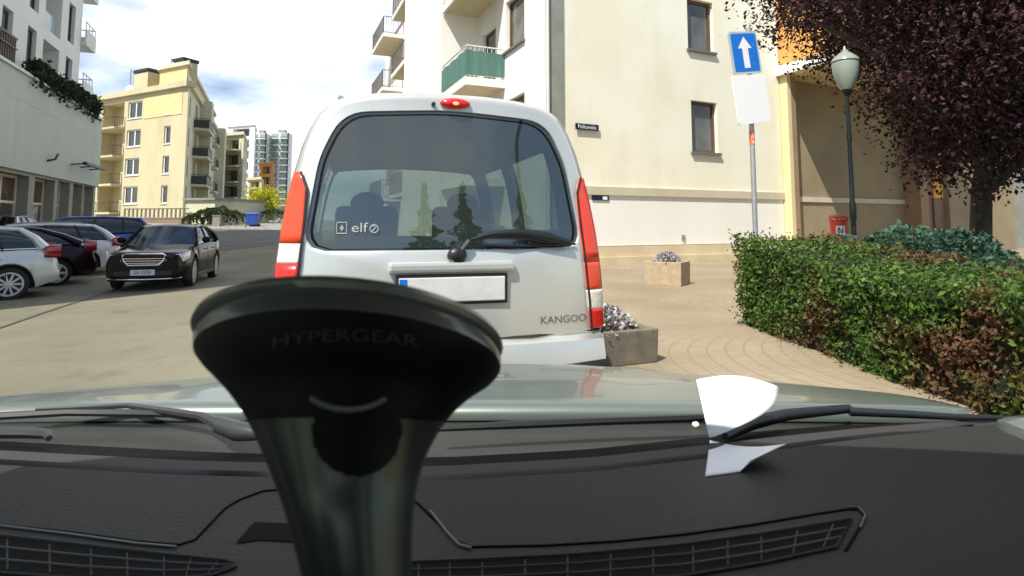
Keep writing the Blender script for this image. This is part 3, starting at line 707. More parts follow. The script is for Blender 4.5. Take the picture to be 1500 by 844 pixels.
b1 = MB(); b1.obox(YL, YD, 9.0, 10.1, -3.2, -2.2, 15.5, 17.0); b1.build('roof_hatch', 'white_render', yb, world=True)

# retaining wall with railing in front of the yellow block
rw = at(180, 318, 48); re_ = at(318, 318, 46)
rz0 = gz(-24, 47)
rt = thing('retaining_wall', 'low reddish terrace wall with dark picket railing below the yellow block', 'wall', (rw.x, rw.y, rz0))
RA = V((rw.x, rw.y, 0)); RBv = at(275, 318, 46.5); RB_ = V((RBv.x, RBv.y, 0)); rd = (RB_ - RA).normalized(); rl = (RB_ - RA).length
b1 = MB(); b1.obox(RA, rd, 0, rl, -3, 0, 0, 1.75); b1.build('wall', 'rust_wall', rt, world=True)
b1 = MB(); b1.obox(RA, rd, 0, rl, -.3, .04, 1.752, 1.85); b1.build('coping', 'concrete', rt, world=True)
b1 = MB(); b1.obox(RA, rd, 0, rl, -.1, -.05, 2.5, 2.58)
for k in range(int(rl / .42)): b1.obox(RA, rd, k * .42, k * .42 + .16, -.1, -.06, 1.85, 2.5)
b1.build('railing', 'rail_brown', rt, world=True)
# pale garage block beside the railing
ga = at(272, 300, 47); gb_ = at(315, 300, 46); A_ = V((ga.x, ga.y, 0)); B_ = V((gb_.x, gb_.y, 0)); d_ = (B_ - A_).normalized(); l_ = (B_ - A_).length
gt = thing('entrance_annex', 'pale one storey entrance annex at the foot of the yellow block, beside the railing', 'annex', (A_.x, A_.y, gz(A_.x, A_.y)))
b1 = MB(); dop = [(l_ - .75, l_ - .2, .6, 2.6, .3)]; wall(b1, A_, B_, .3, 3.2, dop, .3); n__ = V((d_.y, -d_.x, 0)); wall(b1, B_, B_ - n__ * 6, .3, 3.2); wall(b1, A_ - n__ * 6, A_, .3, 3.2); b1.build('walls', 'pale_plaster', gt, world=True, fix=False)
windows(gt, A_, B_, dop, .3, 'dark_frame', 'window_dark', cols=1, name='door')
b1 = MB(); b1.obox(A_, d_, -.15, l_ + .15, -6, .2, 3.2, 3.38); b1.build('roof', 'concrete', gt, world=True)

# ---- blocks further up the street
def street_block(name, label, px0, px1, Y, ztop, n_st, mats, side_len, bal=True, px_side=None):
    a = at(px0, 328, Y * 1.02); b = at(px1, 328, Y); A = V((a.x, a.y, 0)); B = V((b.x, b.y, 0)); d = (B - A).normalized(); n = V((d.y, -d.x, 0)); l = (B - A).length
    z0 = gz(B.x, B.y)
    t = thing(name, label, 'building', (B.x, B.y, z0)); st = (ztop - z0 - 1) / n_st
    ops = []; rows = [z0 + 1.2 + k * st for k in range(n_st)]
    for z in rows: ops.append((l * .15, l * .8, z, z + st * .72, 1.2))
    mb = MB(); wall(mb, A, B, z0 - 2, ztop, ops, 1.2)
    for o in ops:
        P = lambda u, z: A + d * u - n * 1.2 + V((0, 0, z)); mb.quad(P(o[0], o[2]), P(o[1], o[2]), P(o[1], o[3]), P(o[0], o[3]), 1)
    E_ = B + SD * side_len; so_ = []
    for z in rows:
        k = 3.
        while k < side_len - 3: so_.append((k, k + 2.0, z + .4, z + st * .72)); k += 5.
    wall(mb, B, E_, z0 - 2, ztop, so_, .25); wall(mb, A + SD * side_len, A, z0 - 2, ztop)
    mb.build('walls', [mats[0], mats[1]], t, world=True, fix=False)
    for o in ops:
        fb = MB(); fb.obox(A, d, o[0] + l * .12, o[1] - l * .2, -1.19, -1.12, o[2] + .2, o[3] - .15); fb.build('window', 'window_dark', t, world=True)
        if bal: balcony(t, A, d, l * .08, l * .9, .9, o[2], (mats[0], 'slab_soffit'), 'dark_metal', step=.3, th=.25)
    windows(t, B, E_, so_, .25, 'white_frame', 'window_blue', cols=1, bar=.15)
    b1 = MB(); q = [A - d * .3 + n * .4, B + d * .4 + n * .4, E_ + d * .4, A + SD * side_len - d * .3]
    b1.add([p + V((0, 0, z)) for z in (ztop, ztop + .5) for p in q], [(0, 3, 2, 1), (4, 5, 6, 7), (0, 1, 5, 4), (1, 2, 6, 5), (2, 3, 7, 6), (3, 0, 4, 7)]); b1.build('roof', mats[0], t, world=True)
    return t
street_block('apartment_building', 'pale cream block with open corner balconies, next up the street from the yellow one', 318, 352, 92, 15.5, 5, ('pale_plaster', 'slab_soffit'), 16)
street_block('apartment_building', 'tall white slab block rising behind the pale balcony block', 330, 368, 150, 27, 8, ('tower_white', 'window_blue'), 12, bal=False)
street_block('apartment_building', 'orange topped apartment block in front of the grey towers', 378, 398, 165, 18.5, 5, ('orange_plaster', 'pale_plaster'), 18, bal=False)
street_block('apartment_building', 'narrow yellowish block between the pale balcony block and the orange one', 362, 381, 120, 10.5, 4, ('yellow_plaster', 'rust_wall'), 12)

# towers
def tower(name, label, px0, px1, Y, ztop, n_st, gap=None):
    a = at(px0, 328, Y); b = at(px1, 328, Y); A = V((a.x, a.y, 0)); B = V((b.x, b.y, 0)); d = (B - A).normalized(); l = (B - A).length; n = V((d.y, -d.x, 0))
    t = thing(name, label, 'tower', (A.x, A.y, 2)); st = ztop / n_st
    b1 = MB(); b1.obox(A, d, 0, l, -5, 0, 0, ztop); b1.build('core', 'tower_white', t, world=True)
    for k in range(n_st):
        z = k * st
        b1 = MB(); b1.obox(A, d, l * .04, l * .45, .01, .12, z + st * .35, z + st * .92); b1.obox(A, d, l * .56, l * .97, .01, .12, z + st * .3, z + st * .95); b1.build('window', 'tower_glass', t, world=True)
        b2 = MB(); b2.obox(A, d, -.5, l * .48, .0, 1.5, z, z + .28); b2.obox(A, d, l * .56, l + .9, .0, 1.5, z, z + .28)
        s = b2.build('balcony', 'grey_plaster', t, world=True)
        b3 = MB(); b3.obox(A, d, -.5, l * .48, 1.45, 1.52, z + .9, z + 1.05); b3.obox(A, d, l * .56, l + .9, 1.45, 1.52, z + .9, z + 1.05)
        for q in range(5): b3.obox(A, d, -.5 + q * l * .12, -.42 + q * l * .12, 1.45, 1.52, z + .28, z + .9)
        b3.build('railing', 'dark_metal', s, world=True)
    b1 = MB(); b1.obox(A, d, l * .3, l * .7, -4.5, -2, ztop, ztop + 1.8); b1.build('roof_house', 'grey_plaster', t, world=True)
    b1 = MB(); b1.obox(A, d, l * .97, l * 1.0 + .3, 0.0, .5, 0, ztop); b1.build('edge_frame', 'dark_metal', t, world=True)
tower('tower_block', 'white high rise with stacked balconies, left of the two towers', 364, 385, 250, 40.5, 14)
tower('tower_block', 'white high rise with glassy balconies, right of the two towers', 392, 418, 255, 41.5, 14)

# ---------------------------------------------------------------- cars
def wheel_parts(parent, c, r, side, wdt=.2, spokes=10, rimmat='alloy'):
    s = side
    mb = MB(); prof = [(r * .66, -wdt / 2), (r * .93, -wdt / 2), (r, -wdt * .32), (r, wdt * .32), (r * .93, wdt / 2), (r * .66, wdt / 2)]
    mb.lathe([(a, b * s) for a, b in prof], c, 28, 0, 'X', cap=False); w_ = mb.build('wheel', 'tyre', parent, smooth=35)
    rb = MB(); f = wdt / 2
    rb.loft([[V(c) + V((xx, rr_ * math.cos(2 * math.pi * k / 28), rr_ * math.sin(2 * math.pi * k / 28))) for k in range(28)] for rr_, xx in ((r * .71, s * (f - .02)), (r * .72, s * (f + .004)), (r * .63, s * (f + .006)), (r * .61, s * (f - .05)))])
    for k in range(spokes):
        a = 2 * math.pi * k / spokes; ca, sa = math.cos(a), math.sin(a)
        p0 = V(c) + V((s * (f + .0), ca * r * .12, sa * r * .12)); p1 = V(c) + V((s * (f - .01), ca * r * .63, sa * r * .63)); t = V((0, -sa, ca)) * (r * .055 if spokes > 8 else r * .085); ox = V((s * .03, 0, 0))
        rb.add([p0 - t, p0 + t, p1 + t * 1.1, p1 - t * 1.1, p0 - t - ox, p0 + t - ox, p1 + t * 1.1 - ox, p1 - t * 1.1 - ox], [(0, 1, 2, 3), (4, 7, 6, 5), (0, 4, 5, 1), (1, 5, 6, 2), (2, 6, 7, 3), (3, 7, 4, 0)])
    rb.lathe([(r * .15, s * (f - .02)), (r * .15, s * (f + .006)), (r * .05, s * (f + .012))], c, 14, 0, 'X')
    rb.build('rim', rimmat, w_, smooth=30)
    db = MB(); db.lathe([(r * .61, s * (f - .07)), (r * .61, s * (f - .06)), (r * .1, s * (f - .06))], c, 20, 0, 'X'); db.build('brake_disc', 'dark_metal', w_)
def car(label, loc, rz, paint, L=4.5, W=1.78, Hh=1.45, zt=None, base_f=.95, roof_f=.25, roof_r=-1.1, base_r=-1.85, wb=2.7, r=.32, zlow=.2, name='parked_car', group='cars in the parking bays on the left', sedan_front=False, spokes=10, glass='car_glass', cat='car', hi_tail=False, rails=None, trim='black_plastic'):
    t = thing(name, label, cat, loc, rz, group)
    h = L / 2; hw0 = W / 2
    zt = zt or [(-h, .62), (-h + .06, .92), (-h + .2, .98), (-1.2, .97), (.9, .96), (1.25, .93), (h - .35, .78), (h - .08, .68), (h, .55)]
    ywr, ywf = -wb / 2 - .05, wb / 2 - .05; ra = r + .055
    ys = [-h + L * i / 90 for i in range(91)]
    def hw(y):
        u = (y - (h - .75)) / .75 if y > 0 else (-y - (h - .6)) / .6
        return hw0 * (1 - (.17 if y > 0 else .13) * max(0, u) ** 2.2)
    rings = []
    for y in ys:
        a = hw(y); ztp = interp(zt, y); zb = zlow + .12 * smooth(h - .5, h, abs(y)) 
        arch = 0
        for yw in (ywr, ywf):
            if abs(y - yw) < ra: arch = max(arch, r + math.sqrt(ra * ra - (y - yw) ** 2))
        e0 = max(zb + .02, arch); e1 = max(zb + .10, arch + .012); e2 = max(.52, arch + .03); e3 = max(ztp * .72, e2 + .02)
        e4 = max(ztp - .10, e3 + .01); e5 = max(ztp - .025, e4 + .01)
        half = [(0, zb), (a - .27, zb), (a - .26, e0), (a - .035, e0), (a - .01, e1), (a, e2), (a - .004, e3), (a - .03, e4), (a - .075, e5), (a - .16, max(ztp, e5 + .004)), (a * .5, max(ztp, e5) + .018), (0, max(ztp, e5) + .025)]
        ring = [(x, y, z) for x, z in half] + [(-x, y, z) for x, z in half[-2:0:-1]]
        rings.append(ring)
    nseg = len(rings[0])
    def sm(i, j):
        jj = j if j < 11 else nseg - 1 - j
        return 1 if jj in (0, 1, 2) else 0
    mb = MB(); mb.loft(rings, 0, True, True, True, sm)
    # roof and pillars
    wbse = hw0 - .085; wrf = hw0 - .27; zr = Hh
    zbf = interp(zt, base_f) + .01; zbr = interp(zt, base_r) + .01; zm = interp(zt, 0)
    def roofz(x, y): return zr - .045 * (x / wrf) ** 2 - .06 * ((y - (roof_f + roof_r) / 2) / ((roof_f - roof_r) / 2)) ** 4 * .8
    def rf(u, v): 
        x = -wrf + 2 * wrf * u; y = roof_r + (roof_f - roof_r) * v; return (x, y + .05 * (1 - (x / wrf) ** 2) * (1 if v > .5 else -1) * abs(v - .5) * 2, roofz(x, y))
    mb.grid(rf, 10, 14, 0)
    for s in (-1, 1):
        A0 = V((s * wbse, base_f - .15, zbf)); A1 = V((s * wrf, roof_f, roofz(wrf, roof_f))); C0_ = V((s * wrf, roof_r, roofz(wrf, roof_r))); C1_ = V((s * wbse, base_r + .12, zbr))
        mb.tube([A0, A0.lerp(A1, .5) + V((s * .02, .02, .02)), A1], [.045, .04, .04], 7)
        mb.tube([A1, V((s * (wrf + .01), (roof_f + roof_r) / 2, roofz(wrf, (roof_f + roof_r) / 2))), C0_], .04, 7)
        mb.tube([C0_, C0_.lerp(C1_, .5) + V((s * .02, -.03, .02)), C1_], [.05, .075, .10], 7)
    body = mb.build('body', [paint, 'black_plastic'], t, smooth=38)
    # glazing
    def fg(u, v):
        x0 = -wbse + 2 * wbse * u; x1 = -wrf + 2 * wrf * u; k = 1 - (2 * u - 1) ** 2
        p = V((x0, base_f - .15 + .17 * k, zbf)); q_ = V((x1, roof_f + .05 * k, roofz(x1, roof_f))); return p.lerp(q_, v)
    g_ = MB(); g_.grid(fg, 12, 6); g_.build('windshield', glass, t, smooth=60)
    def rg(u, v):
        x0 = -wbse + 2 * wbse * u; x1 = -wrf + 2 * wrf * u; k = 1 - (2 * u - 1) ** 2
        p = V((x0, base_r + .12 - .10 * k, zbr)); q_ = V((x1, roof_r - .05 * k, roofz(x1, roof_r))); return p.lerp(q_, v)
    g_ = MB(); g_.grid(rg, 12, 6); g_.build('rear_window', 'car_glass', t, smooth=60)
    for s in (-1, 1):
        yf0, yf1, yr0, yr1 = base_f - .15, roof_f, base_r + .12, roof_r
        cuts = [0, .42, .76, 1.]
        for a, b in zip(cuts, cuts[1:]):
            def sg(u, v, a=a, b=b):
                k = a + (b - a) * u; k0 = .006
                zz = interp(zt, yf0 + (yr0 - yf0) * k) + .005
                p = V((s * wbse, yf0 + (yr0 - yf0) * k, zz)); q_ = V((s * (wrf + .005), yf1 + (yr1 - yf1) * k, roofz(wrf, yf1 + (yr1 - yf1) * k) - .01)); w_ = p.lerp(q_, v); w_.x += s * .035 * math.sin(math.pi * v); return w_
            g_ = MB(); g_.grid(sg, 5, 5); g_.build('side_window', 'car_glass', t, smooth=60)
        for k in cuts[1:-1]:
            y0 = yf0 + (yr0 - yf0) * k; y1 = yf1 + (yr1 - yf1) * k
            g_ = MB(); P = [V((s * (wbse + (wrf + .005 - wbse) * q + .037 * math.sin(math.pi * q) + .004), y0 + (y1 - y0) * q, interp(zt, y0) * (1 - q) + (roofz(wrf, y1) - .01) * q)) for q in (0, .25, .5, .75, 1)]
            g_.tube(P, .026, 6); g_.build('pillar', 'black_plastic', t, smooth=50)
        # mirrors, handles, side strip
        m_ = MB(); m_.sphere((s * (hw0 + .09), base_f - .42, zm + .08), (.11, .07, .075), 12, 8); m_.build('mirror', paint, t, smooth=60)
        for yh in (.0 + (base_f + base_r) / 2 + .35, (base_f + base_r) / 2 - .62):
            m_ = MB(); m_.box((s * (hw0 + .004), yh, zm - .14), (.03, .17, .025)); m_.build('door_handle', paint, t, bevel=.008)
        m_ = MB()
        for yh in (base_f - .1, (base_f + base_r) / 2 + .12, (base_f + base_r) / 2 - .78):
            m_.tube([V((s * (hw0 - .002), yh, .36)), V((s * (hw0 + .001), yh + .02, .62)), V((s * (hw0 - .028), yh, zm - .09))], .006, 4)
        m_.build('door_gap', 'black_plastic', t)
        m_ = MB(); m_.tube([(s * (wbse + .006), yf0, zbf + .004), (s * (wbse + .012), 0, interp(zt, 0) + .012), (s * (wbse + .006), yr0, zbr + .004)], .012, 5); m_.build('window_trim', trim, t)
        m_ = MB(); m_.box((s * (hw0 - .02), (ywr + ywf) / 2, zlow + .07), (.05, wb - 2 * ra - .05, .09)); m_.build('sill', 'black_plastic', t, bevel=.02)
        for yw in (ywr, ywf): wheel_parts(t, (s * (hw(yw) - .105), yw, r), r, s, .2, spokes)
        # tail lamps wrap round the rear corner
        y_ = -h
        tz0, tz1 = (.72, .93) if not hi_tail else (.80, 1.06)
        def tl(u, v):
            k = u; yy = -h - .006 + .26 * max(0, k - .35) / .65; 
            xx = hw(max(yy, -h)) + .012 if k > .35 else hw(-h) + .005 - .14 * (1 - k / .35)
            xx -= .07 * v * v
            return (s * xx, yy, tz0 + (tz1 - tz0) * v + .02 * k)
        m_ = MB(); m_.grid(tl, 14, 4); m_.build('taillight', 'tail_red', t, smooth=60, solid=.02)
        hl0, hl1 = (.56, .74) if name != 'saloon_car' else (.56, .72)
        def hl(u, v):
            yy = h - .03 - .50 * u ** 1.5; a = hw(yy); xx = a * (.60 + .40 * smooth(0, .55, u)) + .010
            zz = interp(zt, yy); top = min(zz - .015, hl1 + .10 * u); bot = hl0 + .09 * u ** 1.5
            return (s * xx, yy + .035 - .02 * abs(v - .5), bot + (top - bot) * v)
        m_ = MB(); m_.grid(hl, 14, 5); m_.build('headlight', 'headlamp', t, smooth=60, solid=.03)
        if rails:
            m_ = MB(); P = [V((s * (wrf - .02), roof_r + .2 + (roof_f - roof_r - .3) * q, roofz(wrf, roof_r + .2 + (roof_f - roof_r - .3) * q) + (.06 if 0 < q < 1 else .01))) for q in (0, .08, .5, .92, 1)]; m_.tube(P, .018, 6); m_.build('roof_rail', rails, t, smooth=50)
    # plates and bumpers
    m_ = MB(); m_.box((0, -h - .018, .78 if not hi_tail else .86), (.52, .015, .115)); m_.build('number_plate', 'plate', t)
    m_ = MB(); m_.box((0, -h + .04, .42), (hw0 * 1.5, .1, .07)); m_.build('bumper_strip', 'black_plastic', t, bevel=.02)
    m_ = MB(); m_.box((0, h - .025, .36), (hw0 * 1.35, .09, .10)); m_.build('air_intake', 'black_plastic', t, bevel=.02)
    return t, h, hw0

# black saloon driving towards us
MR = math.atan2(.381, -.925) - math.pi / 2       # local +y points to the camera end of the street
fc = ground(208, 430)
back = SD
mc = V((fc.x, fc.y, 0)) + V((-.27, .963, 0)) * 2.3 + V((-.963, -.27, 0)) * .12
mz = [(-2.45, .60), (-2.38, .90), (-2.2, .98), (-1.4, .97), (.8, .92), (1.15, .89), (1.9, .82), (2.25, .785), (2.38, .75), (2.45, .69)]
ms, mh, mw = car('black saloon with chrome grille driving towards us on the paved road', (mc.x, mc.y, gz(mc.x, mc.y)), math.atan2(-.27, -.963), 'black_paint', 4.9, 1.84, 1.38, mz, 1.05, .2, -1.05, -1.75, 2.95, .325, .17, name='saloon_car', group=None, glass='car_glass_pale', trim='chrome', spokes=7)
ms.scale = (.89, .78, 1.045)
m_ = MB(); gy = mh - .02
gw = lambda z: .30 + .12 * (z - .52) / .2
P = [(-.32, .53), (.32, .53), (.42, .62), (.46, .73), (.40, .76), (-.40, .76), (-.46, .73), (-.42, .62)]
yq = lambda z: gy + .06 - .30 * max(0, z - .5)
m_.tube([V((x, yq(z), z)) for x, z in P + P[:1]], .018, 6)
gr = m_.build('grille', 'chrome', ms, smooth=50)
m_ = MB()
for k in range(4):
    z = .575 + k * .045; hwz = interp([(.53, .32), (.62, .42), (.73, .46), (.76, .40)], z) - .01; m_.box((0, yq(z) - .005, z), (2 * hwz, .03, .012))
m_.build('slat', 'chrome', gr)
m_ = MB(); m_.add([V((x, yq(z) - .035, z)) for x, z in P], [tuple(range(8))]); m_.build('backing', 'black_plastic', gr)
m_ = MB(); m_.box((0, mh + .035, .385), (.52, .02, .115)); pl = m_.build('number_plate', 'plate', ms, bevel=.004)
m_ = MB(); lettering(m_, 'GA 1070R', .10, lambda x, y: V((-x, mh + .047, .385 + y)), sx=.88); m_.build('lettering', 'ink', pl, fix=False)
m_ = MB(); m_.tube([(-.80, mh - .20, .255), (-.5, mh - .03, .245), (0, mh + .015, .24), (.5, mh - .03, .245), (.80, mh - .20, .255)], .016, 6); m_.build('bumper_trim', 'chrome', ms, smooth=50)
m_ = MB(); c_ = V((0, mh - .24, .83)); m_.tube([c_ + V((.04 * math.cos(a * math.pi / 8), 0, .04 * math.sin(a * math.pi / 8))) for a in range(17)], .005, 5)
for a in (90, 210, 330): m_.tube([c_, c_ + V((.04 * math.cos(R(a)), 0, .04 * math.sin(R(a))))], .005, 5)
m_.tube([c_ + V((0, 0, -.04)), c_ + V((0, 0, -.12))], .006, 5); m_.build('hood_ornament', 'chrome', ms)
for s in (-1, 1):
    m_ = MB(); m_.sphere((s * .52, .25, 1.08), (.13, .10, .16), 12, 8); m_.build('headrest', 'seat_fabric', ms, smooth=60)

# parked cars, noses to the shops
PRZ = math.atan2(.381, .925) + math.pi / 2   # forward = (-.925,-.381)
PF = V((-.74, -.67, 0))
def park(px, py, wb=2.6, W=1.78, off=0):
    p = ground(px, py); yw = wb / 2 + .05
    c = V((p.x, p.y, 0)) + PF * yw + V((-.67, .74, 0)) * (W / 2 - .06); return (c.x, c.y, gz(c.x, c.y))
def prz(): 
    return math.atan2(PF.y, PF.x) - math.pi / 2
hb = [(-2.1, .60), (-2.05, .80), (-2.0, .98), (-1.7, 1.0), (-1., .97), (.9, .93), (1.25, .90), (1.75, .78), (2.0, .66), (2.1, .5)]
car('pearl white hatchback with multi spoke wheels, leftmost of the parked cars', park(13, 441), prz(), 'pearl_paint', 4.2, 1.76, 1.46, hb, .95, .2, -1.45, -1.95, 2.55, .32, hi_tail=True, trim='chrome', spokes=10)
car('dark plum hatchback parked between the two white cars', park(82, 420), prz(), 'plum_paint', 4.2, 1.74, 1.42, [(a, b * .98) for a, b in hb], .95, .15, -1.0, -1.9, 2.55, .31, hi_tail=True, spokes=6)
car('white estate car with roof rails parked beside the blue minivan', park(121, 404), prz(), 'white_paint', 4.5, 1.78, 1.47, [(-2.25, .60), (-2.2, .85), (-2.15, .98), (-1.7, 1.0), (-1., .97), (.95, .94), (1.35, .90), (1.85, .78), (2.15, .66), (2.25, .5)], 1.05, .3, -1.55, -2.12, 2.65, .32, hi_tail=True, rails='steel', spokes=10)
bp = ground(186, 386); bc = V((bp.x, bp.y, 0)) + PF * 1.4 + V((-.67, .74, 0)) * .85
car('bright blue minivan partly hidden behind the black saloon', (bc.x, bc.y, gz(bc.x, bc.y)), prz(), 'blue_paint', 4.4, 1.80, 1.62, [(-2.2, .60), (-2.15, .9), (-2.12, 1.05), (-1., 1.02), (1.1, .98), (1.45, .93), (1.9, .80), (2.12, .66), (2.2, .5)], 1.25, .4, -1.75, -2.12, 2.7, .32, hi_tail=True, spokes=7)
sp_ = ground(96, 378); sc_ = V((sp_.x - 3.5, sp_.y + 1.5, 0))
car('light grey car parked by the shop windows behind the white estate', (sc_.x, sc_.y, gz(sc_.x, sc_.y)), math.atan2(SD.y, SD.x) - math.pi / 2, 'lightgrey_paint', 4.3, 1.76, 1.5, None, .95, .2, -1.2, -1.9, 2.6, .32, spokes=8)

# ---------------------------------------------------------------- silver van ahead
vx = at(664, 328, 2.9)
van = thing('van', 'silver van with large rear window and lit brake lamp stopped in front of us', 'van', (vx.x, 2.9, 0), R(15)); van.scale = (1.012, 1.02, 1.03)
PR = [(.78, .34), (.82, .44), (.835, .58), (.838, .75), (.834, .92), (.825, 1.08), (.810, 1.24), (.788, 1.40), (.765, 1.53), (.735, 1.66), (.700, 1.76), (.660, 1.835), (.600, 1.892), (.50, 1.928), (.36, 1.948), (.18, 1.958), (0, 1.96)]
NP = len(PR)
def lean(z): return .14 * smooth(.9, 2.1, z) * 1.25 + .01
def vring(y, zc=None, f=1., dz=0):
    half = []
    for x, z in PR:
        zz = min(z, zc - .05 * (x / .8) ** 2 - (1.96 - z) * .02) if zc else z
        half.append((x * f, y, max(zz, .34) + dz))
    return half + [(-x, yy, z) for x, yy, z in half[-2::-1]]
def side_ring(yoff, f, push=0):
    half = [(x * f, lean(z) + yoff, .34 + (z - .34) * (1 - (1 - f) * .35)) for x, z in PR]
    return half + [(-x, y, z) for x, y, z in half[-2::-1]]
stations = [side_ring(.10, 1.), side_ring(.22, 1.0)]
for y in (.62, .70, 1.1, 1.5, 1.60, 1.72, 2.1, 2.5): stations.append(vring(y))
fr_ = [(2.62, 1.955), (2.75, 1.92), (2.85, 1.84), (3.35, 1.16), (3.45, 1.10), (3.8, 1.02), (3.95, .90), (4.02, .6)]
for y, zc in fr_: stations.append(vring(y, zc, 1 if y < 3.6 else .93 if y < 3.9 else .85))
w0, w1 = 6, 9      # window band rows between profile points 6 and 9
def vseg(i, j):
    jj = j if j < NP - 1 else 2 * (NP - 1) - 1 - j
    if w0 <= jj < w1 and i in (3, 4, 6 + 0, 7, 2): 
        pass
    if w0 <= jj < w1 + 1 and ((2 <= i <= 4 and j < NP - 1) or 6 < i <= 8): return -1
    if i == 12 and jj >= 6: return -1
    if i == 11 and jj >= 12: return 0
    return 0
mb = MB(); mb.loft(stations, 0, False, False, False, vseg)
mb.add(stations[-1], [tuple(range(len(stations[-1])))])
body = mb.build('body', 'silver_paint', van, smooth=50)
inn = MB(); inn.loft([[(x * .955, y, .34 + (z - .34) * .972) for x, y, z in r_] for r_ in stations[:14]], 0, False, False, False, vseg); inn.build('lining', 'cabin', van, smooth=50)
gl = MB()
for a, b in ((2, 5), (7, 9)):
    for s in ((1, -1) if a > 2 else (1,)):
        pts = [[(s * x * .992, stations[i][j][1], z) for j, (x, z) in enumerate(PR) if w0 <= j <= w1 + 1] for i in range(a, b + 1)]
        q = MB(); q.loft(pts, closed=False); q.build('side_window', 'side_glass', van, smooth=60)
def ws(u, v):
    j0 = 6; r0, r1 = stations[12], stations[13]; n_ = len(r0); j = j0 + (n_ - 1 - 2 * j0) * u; k = min(int(j), n_ - 2); t_ = j - k
    return V(r0[k]).lerp(V(r0[k + 1]), t_).lerp(V(r1[k]).lerp(V(r1[k + 1]), t_), v)
q = MB(); q.grid(ws, 16, 5); q.build('windshield', 'clear_glass', van, smooth=60)
# floor, dashboard, seats
q = MB(); q.box((0, 1.9, .52), (1.5, 3.6, .1)); q.box((0, 3.05, 1.0), (1.5, .5, .22)); q.build('cabin_floor', 'cabin', van)
for sx in (-.38, .38):
    q = MB(); q.box((sx, 2.2, .78), (.5, .5, .3)); q.box((sx, 1.93, 1.10), (.48, .16, .64), mt=Matrix.Rotation(R(10), 3, 'X')); st_ = q.build('seat', 'seat_fabric', van, bevel=.05)
    q = MB(); q.sphere((sx, 1.86, 1.44), (.13, .06, .09), 14, 8); q.build('headrest', 'seat_fabric', st_, smooth=60)
q = MB(); q.box((0, .98, .90), (1.36, .14, .5), mt=Matrix.Rotation(R(8), 3, 'X')); rs_ = q.build('rear_seat', 'seat_fabric', van, bevel=.05)
# tailgate with rounded window
def poly_round(P, rad, n=7):
    out_ = []
    m_ = len(P)
    for i in range(m_):
        p = V(P[i]); a = V(P[i - 1]) - p; b = V(P[(i + 1) % m_]) - p; r_ = rad[i]
        ang = a.angle(b); dl = min(r_ / math.tan(ang / 2), a.length * .48, b.length * .48); p0 = p + a.normalized() * dl; p1 = p + b.normalized() * dl
        for k in range(n + 1):
            t_ = k / n; out_.append((p0 * (1 - t_) ** 2 + p * 2 * t_ * (1 - t_) + p1 * t_ * t_))
    return out_
def radial(poly, c, ang):
    d = V((math.cos(ang), math.sin(ang))); best = None
    for a, b in zip(poly, poly[1:] + poly[:1]):
        e = b - a; den = d.x * e.y - d.y * e.x
        if abs(den) < 1e-9: continue
        q_ = a - c; t_ = (q_.x * e.y - q_.y * e.x) / den; s_ = (q_.x * d.y - q_.y * d.x) / den
        if t_ > 0 and -1e-6 <= s_ <= 1 + 1e-6 and (best is None or t_ > best): best = t_
    return c + d * (best or 0)
win = poly_round([(-.705, 1.155), (.705, 1.155), (.645, 1.60), (.54, 1.835), (0, 1.868), (-.54, 1.835), (-.645, 1.60)], [.10, .10, .5, .22, 2., .22, .5])
PO = [(x, z) for x, z in PR if z > .6]
outer = [V((x * .965, .34 + (z - .34) * (1 - .035 * .35))) for x, z in [(.838, .70)] + PO[1:]]; outer = outer + [V((-p.x, p.y)) for p in outer[-2::-1]]
cz = V((0, 1.36)); NA_ = 120
def rsurf(x, z): return lean(z) + .075 * (abs(x) / .82) ** 3 - .005
def rp3(p, o=0.): return (p.x, rsurf(p.x, p.y) + o, p.y)
angs = [2 * math.pi * k / NA_ + .0131 for k in range(NA_)]
ow = [radial(outer, cz, a) for a in angs]; iw = [radial(win, cz, a) for a in angs]
mb = MB(); rings = []
ob = [V((p.x * 1.0375, .34 + (p.y - .34) * 1.0132)) for p in ow]
rings.append([(p.x * 1.0, lean(p.y) + .125, p.y) for p in ob]); rings.append([(p.x * .992, rsurf(p.x, p.y) + .03, p.y) for p in ob])
rings.append([rp3(p, .004) for p in ow])
for t_ in (.08, .3, .55, .8, .97): rings.append([rp3(o_.lerp(i_, t_)) for o_, i_ in zip(ow, iw)])
rings.append([rp3(p, .004) for p in iw]); rings.append([rp3(p, .03) for p in iw])
mb.loft(rings); tg = mb.build('tailgate', 'silver_paint', van, smooth=55)
q = MB(); inr = [cz + (p - cz) * .9 for p in iw]; q.loft([[rp3(p, .018) for p in iw], [rp3(cz + (p - cz) * .955, .012) for p in iw]]); q.build('window_surround', 'dash_black', tg, smooth=60)
q = MB(); rr = [[rp3(cz + (p - cz) * k, .014) for p in iw] for k in (1., .8, .6, .4, .2, .02)]; q.loft(rr, 0, True, False, True); rgl = q.build('rear_window', 'rear_glass', tg, smooth=60)
